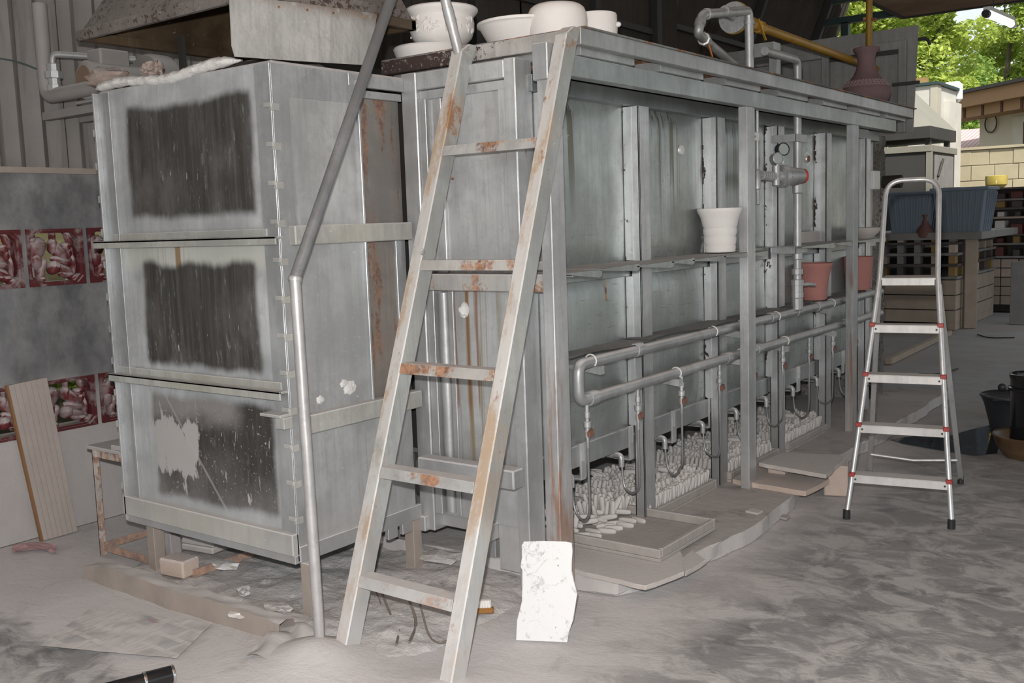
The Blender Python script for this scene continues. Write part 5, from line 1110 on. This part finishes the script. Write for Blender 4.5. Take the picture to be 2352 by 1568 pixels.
# second stack further right with mouldings, bricks below
ss_ = thing('moulding_stack', 'cluttered stack of shelves, maroon mouldings and bricks at the right', 'stack', (-2.7, YS+3, 0))
xc, xd = apx(2262, 600, YS+2.6).x, apx(2352, 600, YS+2.6).x+1.6; yc = YS+2.5
for r_ in range(5):
    n = 9
    for j in range(n): part('brick', random.choice(('fire_brick', 'wood_pale')), ss_, (xc+(xd-xc)*j/n+.006, xc+(xd-xc)*(j+1)/n-.006, yc, yc+.25, .12+.135*r_, .12+.135*(r_+1)-.01), bevel=.005)
part('core', 'void', ss_, (xc+.02, xd-.02, yc+.02, yc+1.6, .02, .80), bevel=0); z_ = .80; i_ = 0
zend = apx(2300, 436, yc+.2).z
while z_ < zend-.1:
    h = min(random.choice((.10, .16, .22)), zend-z_-.03); part('kiln_shelf', random.choice(('grey_slab', 'wood_pale', 'dark_slab')), ss_, (xc-.25-.03*(i_ % 3), xd, yc-.06+.03*(i_ % 2), yc+1.6, z_, z_+.03), bevel=.004)
    if h > .03:
        for j in range(11):
            x_ = xc-.22+(xd-xc+.1)*j/10; w = random.uniform(.04, .10); part('prop', random.choice(('maroon', 'maroon', 'ochre', 'white_clay', 'dark_slab', 'grey_slab', 'fire_brick')), ss_, (x_-w, x_+w*.6, yc-.03+random.uniform(0, .05), yc+.3, z_+.0305, z_+.03+h*random.uniform(.55, .995)), bevel=.006)
        part('back_fill', 'dark_slab', ss_, (xc-.2, xd, yc+.35, yc+1.5, z_+.031, z_+.029+h), bevel=0)
    z_ += h+.03; i_ += 1
ztop2 = z_
part('top_shelf', 'dark_slab', ss_, (xc-.45, xd, yc-.1, yc+1.6, z_, z_+.03), bevel=.004)
for j in range(6):
    zz = .95+.16*j; w = [.26, .2, .24, .18, .24, .2][j]
    part('moulding', 'maroon' if j % 2 else 'white_clay', ss_, (xc-.5, xc-.26, yc-.5+.02*j, yc-.1, zz, zz+.10), bevel=.02)
part('moulding_post', 'maroon', ss_, (xc-.48, xc-.3, yc-.45, yc-.15, .0, 1.0), bevel=.01)
pot('yellow_bowl', 'yellow glazed bowl on top of the cluttered stack', inner([(.10, 0), (.15, .05), (.155, .14), (.15, .18), (.14, .185)], .015), V(apx(2288, 430, yc+.3).x, yc+.3, ztop2+.031), plain('yellow_glaze', (.42, .33, .08), rough=.15, bump=0), cat='bowl')
q0, q1 = at(2318, 745, 'z', 0), at(2352, 740, 'z', 0)
MB_ = MB().hexa([V(q0.x, q0.y, 0), V(q0.x+.22, q0.y, 0), V(q0.x+.22, q0.y+.06, 0), V(q0.x, q0.y+.06, 0), V(q0.x-.10, q0.y+.55, .80), V(q0.x+.10, q0.y+.55, .80), V(q0.x+.10, q0.y+.61, .80), V(q0.x-.10, q0.y+.61, .80)]); tag(MB_.build('leaning_slab', 'grey_slab', bevel=.005), 'grey stone slab leaning against the cluttered stack', 'slab')
tag(MB().obox((xb+.10, YS+.3, .75), (.07, .03, 0), (-.02, .03, 0), (0, 0, .75)).build('timber_post', 'wood_pale', bevel=.006), 'rough timber post standing in front of the right blue bin', 'post')
# buckets
MAT['bucket'] = plain('black_rubber', (.022, .024, .028), var=.3, rough=.5, bump=.1)
bk = thing('rubber_bucket', 'black rubber bucket standing in the wet patch', 'bucket', (-1.36, 7.7, 0)); bc = at(2325, 1000, 'z', 0)
MB().lathe(inner([(.13, 0), (.15, .1), (.18, .22), (.20, .27), (.208, .275), (.205, .285)], .012), bc, 36).build('bucket_body', 'bucket', bk, smooth=True)
MB().tube([bc+V(-.2+.0, 0, .27)+V(.03, -.02, .0), bc+V(-.08, -.2, .27), bc+V(.1, -.19, .285)], .007, 8).build('bucket_handle', 'bucket', bk, smooth=True)
MB().blob(bc+V(-.10, .16, .30), .03, .02, .03, 2).build('bucket_lug', 'bucket', bk, smooth=True)
dc = at(2375, 1045, 'z', 0); dr = thing('tall_drum', 'tall glossy black drum cut by the right edge', 'drum', (dc.x, dc.y, 0))
MB().lathe(inner([(.135, 0), (.14, .02), (.145, .4), (.15, .41), (.15, .43), (.142, .435)], .008), dc+V(0, 0, .08), 32).build('drum_body', 'black_gloss', dr, smooth=True)
MB().lathe([(.146, .33), (.158, .335), (.158, .35), (.146, .355)], dc+V(0, 0, .08), 32).build('drum_ridge', 'black_gloss', dr, smooth=True); MB().lathe([(0, 0), (.12, 0), (.12, .0795), (0, .0795)], dc, 24).build('drum_foot', 'black', dr)
bs_ = thing('brown_basin', 'rusty brown basin under the tall black drum', 'basin', (dc.x-.02, dc.y-.1, 0))
MB().lathe(inner([(.17, 0), (.21, .06), (.235, .125), (.24, .13), (.232, .138)], .010), dc+V(-.0, -.02, 0), 36).build('basin_body', plain('rusty_enamel', (.10, .06, .03), var=.6, sc=25, rough=.35), bs_, smooth=True)
# wet patch
random.seed(9); cpx = [at(px, py, 'z', .0025) for px, py in ((2045, 1008), (2100, 1000), (2170, 1003), (2230, 985), (2275, 975), (2300, 1000), (2290, 1040), (2240, 1045), (2180, 1036), (2110, 1024), (2075, 1018))]
g = G('water'); g.b.inputs['IOR'].default_value = 1.33; MAT['water'] = g.done((.035, .033, .032), g.mul(g.ss(g.noise((6, 6, 1), 5, .7), .45, .7), .12), 0, g.noise(14, 4), .06, .01, .9)
b = MB(); vs = [b.bm.verts.new(p-V(0, 0, .002)) for p in cpx]; b.bm.faces.new(vs); tag(b.build('water_puddle', 'water'), 'wet shining puddle beside the rubber bucket', 'puddle')
for i_, pth in enumerate((((2245, 768), (2270, 776), (2330, 775)), ((2110, 858), (2155, 860), (2200, 846)))):
    tag(MB().tube(bend([at(x_, y_, 'z', .01) for x_, y_ in pth], .2), .008, 6).build('floor_wire', 'dark_steel', smooth=True), ('bent wire on the floor near the leaning slab', 'bent wire on the floor behind the step ladder')[i_], 'wire')
# long timber on floor behind the ladder
a, c_ = at(2040, 830, 'z', .03), at(2180, 764, 'z', .03); tag(MB().beam(a, c_, .07, .06).build('floor_timber', 'wood_pale', bevel=.005), 'long timber lying on the floor behind the step ladder', 'timber')

# ------------------------------------------------------------------ second kiln and chimney behind
YK = 16.3
SK = thing('second_kiln', 'small dark kiln with a pale sloping hood beyond the platform', 'kiln', (-3.7, YK+.8, 0))
def rx(px, y=YK): return at(px, 400, 'y', y).x
def rz(py, px=2100, y=YK): return at(px, py, 'y', y).z
MAT['dk'] = plain('dark_kiln_sheet', (.04, .038, .036), var=.25, sc=3, rough=.6); MAT['cream'] = plain('weathered_cream', (.42, .39, .32), var=.2, sc=4, rough=.85, bump=.2); MAT['hoodlt'] = plain('pale_hood_sheet', (.22, .21, .175), var=.15, sc=3, rough=.6)
x0, x1 = rx(2040)-.6, rx(2135); zt = rz(338)
part('kiln_body', 'dk', SK, (x0, x1, YK, YK+1.5, 0, zt-.08), bevel=.006); part('kiln_cap', 'hoodlt', SK, (x0-.03, x1+.03, YK-.03, YK+1.55, zt-.08, zt+.02), bevel=.006)
part('side_plate', 'grey_slab', SK, (x1, x1+.02, YK+.25, YK+1.35, .8, zt-.12)); part('post', 'hoodlt', SK, (x1-.05, x1+.03, YK-.02, YK+.06, 0, zt-.08))
MB().tube([V(x1+.04, YK+.35, zt-.45), V(x1+.06, YK+.55, zt-.18)], .02, 8).build('lever', 'dark_steel', SK, smooth=True)
for xx, yy in ((x1-.05, YK+.1), (x1-.05, YK+1.2), (x0+.1, YK+.1)): part('hood_stay', 'dk', SK, (xx-.04, xx+.04, yy-.04, yy+.04, zt+.02, zt+.14))
h0, h1 = zt+.12, zt+.30
part('hood_rim', 'dk', SK, (x0-.06, x1+.02, YK-.06, YK+1.5, h0, h1), bevel=.006)
MB().hexa([V(x0-.06, YK-.06, h1), V(x1+.02, YK-.06, h1), V(x1+.02, YK+1.5, h1), V(x0-.06, YK+1.5, h1), V(x0, YK+.5, h1+.65), V(x1-.5, YK+.5, h1+.65), V(x1-.5, YK+.9, h1+.65), V(x0, YK+.9, h1+.65)]).build('hood_top', 'hoodlt', SK)
YC = 19.2
CH = thing('chimney_block', 'white weathered concrete chimney with a green cap', 'chimney', (-4, YC+.8, 0))
x0, x1 = at(2085, 260, 'y', YC).x, at(2150, 260, 'y', YC).x; zt = at(2130, 196, 'y', YC).z
MAT['chw'] = plain('weathered_white', (.52, .50, .46), var=.25, sc=2.4, rough=.9, bump=.3)
part('chimney_wall', 'chw', CH, (x0, x1, YC, YC+1.4, 0, zt), bevel=.01); part('corner_strip', 'cream', CH, (x1-.10, x1+.02, YC-.02, YC+.25, 0, zt)); part('cap', 'teal_paint', CH, (x0-.05, x1+.05, YC-.05, YC+1.45, zt, zt+.05))
p = V(x1-.35, YC+.3, zt+.05); MB().cyl(p, p+V(0, 0, .12), .14, 14).build('cap_bowl', 'ochre', CH, smooth=True)
qa, qb = at(2166, 228, 'y', YC+1.6), at(2214, 186, 'y', YC+1.6); part('skylit_block', 'white_paint', CH, (qa.x, qb.x, YC+1.45, YC+1.6, qa.z-.1, qb.z), bevel=.07)  # white block added where a background object is bright from skylight
part('lower_wall', 'chw', CH, (x1, x1+.10, YC+.5, YC+1.4, 0, zt-.25))
# cream block wall
YW = 21.2
CW = thing('wall_yard', 'cream concrete block wall across the yard', None, (-2, YW, 0)); tag(CW, kind='structure')
xw0 = at(2178, 400, 'y', YW).x; zw = at(2270, 342, 'y', YW).z; MAT['blockw'] = plain('cream_block', (.37, .325, .225), var=.18, sc=3, rough=.9, bump=.3)
part('wall_core', 'cream', CW, (xw0+.01, 6, YW+.02, YW+.2, 0, zw-.02), bevel=0)
bm_ = None; rows = 9; hh = zw/rows
for r_ in range(rows):
    for j in range(7):
        x_ = xw0+.42*j+(0 if r_ % 2 else -.1)+(.1 if j == 0 and r_ % 2 == 0 else 0)
        if bm_ is None: bm_ = MB().box(x_, x_+.41, YW-.01, YW+.02, .0, hh-.012).build('block', 'blockw', CW, .006); base = bm_.location.copy(); bx = x_
        else:
            o = bm_.copy(); COL.objects.link(o); o.location = base+V(x_-bx, .006*((r_*3+j) % 3), hh*r_)
part('wall_post', 'chw', CW, (xw0-.25, xw0, YW-.06, YW+.14, 0, zw+.0)); part('coping', 'blockw', CW, (xw0-.25, 6, YW-.04, YW+.2, zw, zw+.05))
part('wall_return', 'chw', CW, (xw0-.9, xw0-.25, YW, YW+.12, 0, zw-.02))
MB().tube(bend([at(2170, 372, 'y', YW-.3), at(2195, 375, 'y', YW-.3), at(2202, 360, 'y', YW-.3)], .1), .02, 8).build('tap', 'galv_pipe', CW, smooth=True)
# house beyond
hd = V(.743, -.669, 0); hn = V(-.669, -.743, 0); hp = at(2250, 300, 'y', 25); zc = lambda py: at(2250, py, 'y', 25).z
HS = thing('house', 'cream house with a brown slatted eave beyond the block wall', 'house', (hp.x, hp.y, 0))
MAT['house'] = plain('house_plaster', (.40, .355, .285), var=.1, sc=1, rough=.9); MAT['eave'] = plain('brown_eave', (.26, .15, .075), var=.15, sc=2, rough=.8); MAT['eave_dark'] = plain('dark_red_slat', (.07, .025, .018), rough=.8)
def hb_(nm, m, s0, s1, d0, d1, z0, z1, par=None): 
    P = [hp+hd*s+hn*-d for s, d in ((s0, d0), (s1, d0), (s1, d1), (s0, d1))]; return MB().hexa([V(p.x, p.y, z0) for p in P]+[V(p.x, p.y, z1) for p in P]).build(nm, m, par or HS)
z1, z2, z3 = zc(274), zc(252), zc(222)
hb_('wall', 'house', 0, 9, 0, 6, 0, z1+.3); hb_('soffit', 'eave', -.5, 9, -.6, 0, z1, z2+.02); 
for j in range(12): hb_('slat', 'eave_dark', -.35+.62*j, -.28+.62*j, -.62, -.6, z1, z2)
hb_('fascia', 'eave', -1.0, 9, -.8, -.62, z2, z3); hb_('roof', 'dark_steel', -1.1, 9, -.9, 6.5, z3, z3+.07)
hb_('door_frame', 'cream', 1.15, 1.9, -.03, 0, 0, zc(282)); hb_('door', 'eave_dark', 1.5, 2.4, -.05, -.03, 0, zc(296))
MB().tube([hp+hn*.05+hd*(.45+.2*math.cos(t))+V(0, 0, zc(288)-hp.z+.2*math.sin(t)) for t in (i*math.pi/8 for i in range(17))], .015, 6).build('coiled_cable', 'dark_steel', HS, smooth=True)
NR = thing('red_roof_shed', 'shed with a pink corrugated roof left of the house', 'shed', (hp.x-2, hp.y+4, 0))
sp_ = [at(px, py, 'y', 27) for px, py in ((2186, 335), (2252, 335), (2252, 318), (2190, 322))]; g = G('pink_roof'); wv = g.t.nodes.new('ShaderNodeTexWave'); wv.inputs['Scale'].default_value = 3.2; g.t.links.new(g.vec(1.0), wv.inputs['Vector']); MAT['pinkroof'] = g.done(g.mix(wv.outputs['Fac'], (.50, .27, .27), (.66, .5, .5)), .6)
MB().prism([sp_[0]+V(-1, -1.5, -.3), sp_[1]+V(1, -1.5, -.3), sp_[2]+V(1, 1.5, .3), sp_[3]+V(-1, 1.5, .3)], (0, 0, .05)).build('corrugated_roof', 'pinkroof', NR); e_ = at(2230, 310, 'y', 28.6); MB().prism([at(2190, 325, 'y', 28.6), at(2260, 325, 'y', 28.6), at(2260, 300, 'y', 28.6)], (0, .2, 0)).build('gable', 'eave', NR)
q = at(2220, 340, 'y', 28); part('shed_wall', 'house', NR, (q.x-1.2, q.x+1.4, 26.5, 29, 0, q.z-.4))
# tube lamp under the lowered ceiling
a, c_ = at(2266, 32, 'z', 3.02), at(2324, 56, 'z', 3.02)
TLm = thing('tube_lamp', 'glowing fluorescent tube hanging from the lowered ceiling', 'lamp', ((a.x+c_.x)/2, (a.y+c_.y)/2, 3.0)); g = G('tube_glow'); g.b.inputs['Emission Color'].default_value = (1, .97, 1, 1); g.b.inputs['Emission Strength'].default_value = 6; MAT['glow'] = g.done((.9, .9, .9))
MB().tube([a, c_], .024, 12).build('glass_tube', 'glow', TLm, smooth=True)
MB().beam(a+V(0, 0, .04), c_+V(0, 0, .04), .05, .03).build('lamp_batten', 'white_paint', TLm)
d = (c_-a).normalized(); MB().tube([a-d*.03, a+d*.02], .03, 10).build('lamp_holder', 'black', TLm, smooth=True); MB().tube([c_-d*.02, c_+d*.03], .03, 10).build('lamp_holder', 'white_paint', TLm, smooth=True)
for p in (a+(c_-a)*.25, a+(c_-a)*.7): MB().tube([p+V(0, 0, .05), V(p.x, p.y, 3.6)], .005, 6).build('hanger_wire', 'dark_steel', TLm)

# ------------------------------------------------------------------ trees
def foliage_mat(nm, c0, c1):
    g = G(nm); c = g.mix(g.noise(1.1, 3), c0, c1); c = g.mix(g.ss(g.noise(5, 3, off=4), .5, .7), c, tuple(Vector(c1)*1.25))
    g.b.inputs['Transmission Weight'].default_value = 0; m = g.done(c, .55, 0, None, spec=.3)
    tr_ = g.t.nodes.new('ShaderNodeBsdfTranslucent'); g.t.links.new(c, tr_.inputs['Color']); mx = g.t.nodes.new('ShaderNodeMixShader'); mx.inputs[0].default_value = .45
    g.t.links.new(g.b.outputs[0], mx.inputs[1]); g.t.links.new(tr_.outputs[0], mx.inputs[2]); g.t.links.new(mx.outputs[0], g.t.nodes['Material Output'].inputs[0]); return m
FM = [foliage_mat('leaf_yellow_green', (.26, .36, .06), (.52, .60, .15)), foliage_mat('leaf_green', (.14, .25, .05), (.34, .47, .12)), foliage_mat('leaf_blue_green', (.16, .25, .10), (.36, .45, .20))]
MAT['bark'] = plain('bark', (.10, .08, .06), rough=.9)
def tree(label, base, h, crown, n, leaf, mat, seed, name='leafy_tree'):
    random.seed(seed); r = thing(name, label, 'tree', base); base = Vector(base)
    MB().tube([base, base+V(.2, 0, h*.4), base+V(-.1, .2, h*.75)], [.22, .17, .06], 10).build('trunk', 'bark', r, smooth=True)
    bl = []
    for cx, cy, cz, R_ in crown:
        c = base+V(cx, cy, cz); MB().tube([base+V(.1, 0, h*.35), base.lerp(c, .6)+V(0, 0, h*.15), c], [.10, .07, .03], 6).build('branch', 'bark', r, smooth=True)
        for k in range(9):
            d = V(random.gauss(0, 1), random.gauss(0, 1), random.gauss(0, .8)).normalized(); bl.append((c+d*R_*random.uniform(.3, .85), R_*random.uniform(.28, .5)))
    vs, fs_ = [], []
    per = n//len(bl)
    for c, R_ in bl:
        for k in range(per):
            d = V(random.gauss(0, 1), random.gauss(0, 1), random.gauss(0, 1)).normalized()*R_*random.uniform(.45, 1)**.5; d.z *= .7; p = c+d
            a = V(random.gauss(0, 1), random.gauss(0, 1), random.gauss(0, .5)).normalized(); b_ = a.cross(V(random.gauss(0, 1), random.gauss(0, 1), random.gauss(0, 1))).normalized()*leaf*.5; a = a*leaf*random.uniform(.7, 1.3)
            i0 = len(vs); vs += [p-a, p+b_*.9-a*.1, p+a, p-b_*.9-a*.1]; fs_.append((i0, i0+1, i0+2, i0+3))
    org = wloc(r); me = bpy.data.meshes.new('foliage'); me.from_pydata([v-org for v in vs], [], fs_); me.materials.append(FM[mat]); o = bpy.data.objects.new('foliage', me); COL.objects.link(o); o.parent = r; o['kind'] = 'stuff'
def gp(px, y): p = at(px, 520, 'y', y); return V(p.x, p.y, -.06)
tree('yellow green tree behind the grey door panel', gp(2010, 30), 6.5, [(0, 0, 5.2, 2.0), (-2.4, 0, 5.0, 1.8), (1.6, .5, 6.6, 1.6), (-1, 0, 7.5, 1.8), (1.5, 0, 4.2, 1.4)], 24000, .095, 0, 1)
tree('bright green tree rising behind the white chimney', gp(2185, 34), 7.5, [(-1.0, 0, 5.5, 2.0), (1.0, 0, 3.6, 1.7), (-2.2, 0, 8.0, 1.6), (-1.2, 0, 3.6, 1.8)], 19000, .095, 1, 2)
tree('light green tree above the brown eave', gp(2275, 36), 8, [(0, 0, 5.6, 2.0), (1.2, 0, 7.6, 2.2), (2.8, 0, 5.4, 2.0), (.8, 0, 9.6, 2.0), (3, 0, 9.4, 2.2)], 26000, .1, 0, 3)
tree('bluish green tree low behind the house roof', gp(2300, 40), 6, [(0, 0, 4.6, 1.8), (1.8, 0, 5.2, 1.8), (-1.8, 0, 3.2, 1.5), (3.6, 0, 5, 2)], 18000, .095, 2, 4)
tree('dark green tree at the far right edge', gp(2400, 40), 9, [(0, 0, 6, 2.4), (1.5, 0, 9, 2.4), (-1, 0, 10.5, 2.0)], 16000, .11, 1, 5)
tree('yellow green tree tops under the shed roof end', gp(1950, 38), 7, [(0, 0, 7.2, 2.2), (-2.5, 0, 6.8, 2.2), (2.4, 0, 8.4, 2.0), (-4.5, 0, 7, 2)], 18000, .11, 0, 6)
tree('green bush between the chimney and the house', gp(2225, 32), 3, [(0, 0, 2.4, 1.3), (.9, 0, 2.9, 1.2), (-.8, 0, 1.7, 1.2)], 9000, .08, 1, 7, 'leafy_bush')
tree('sunlit bush outside the openwork wall', (-6.3, 3.65, -.06), 1.2, [(0, 0, .7, .45), (0, .4, .9, .45)], 2500, .06, 0, 8, 'leafy_bush')
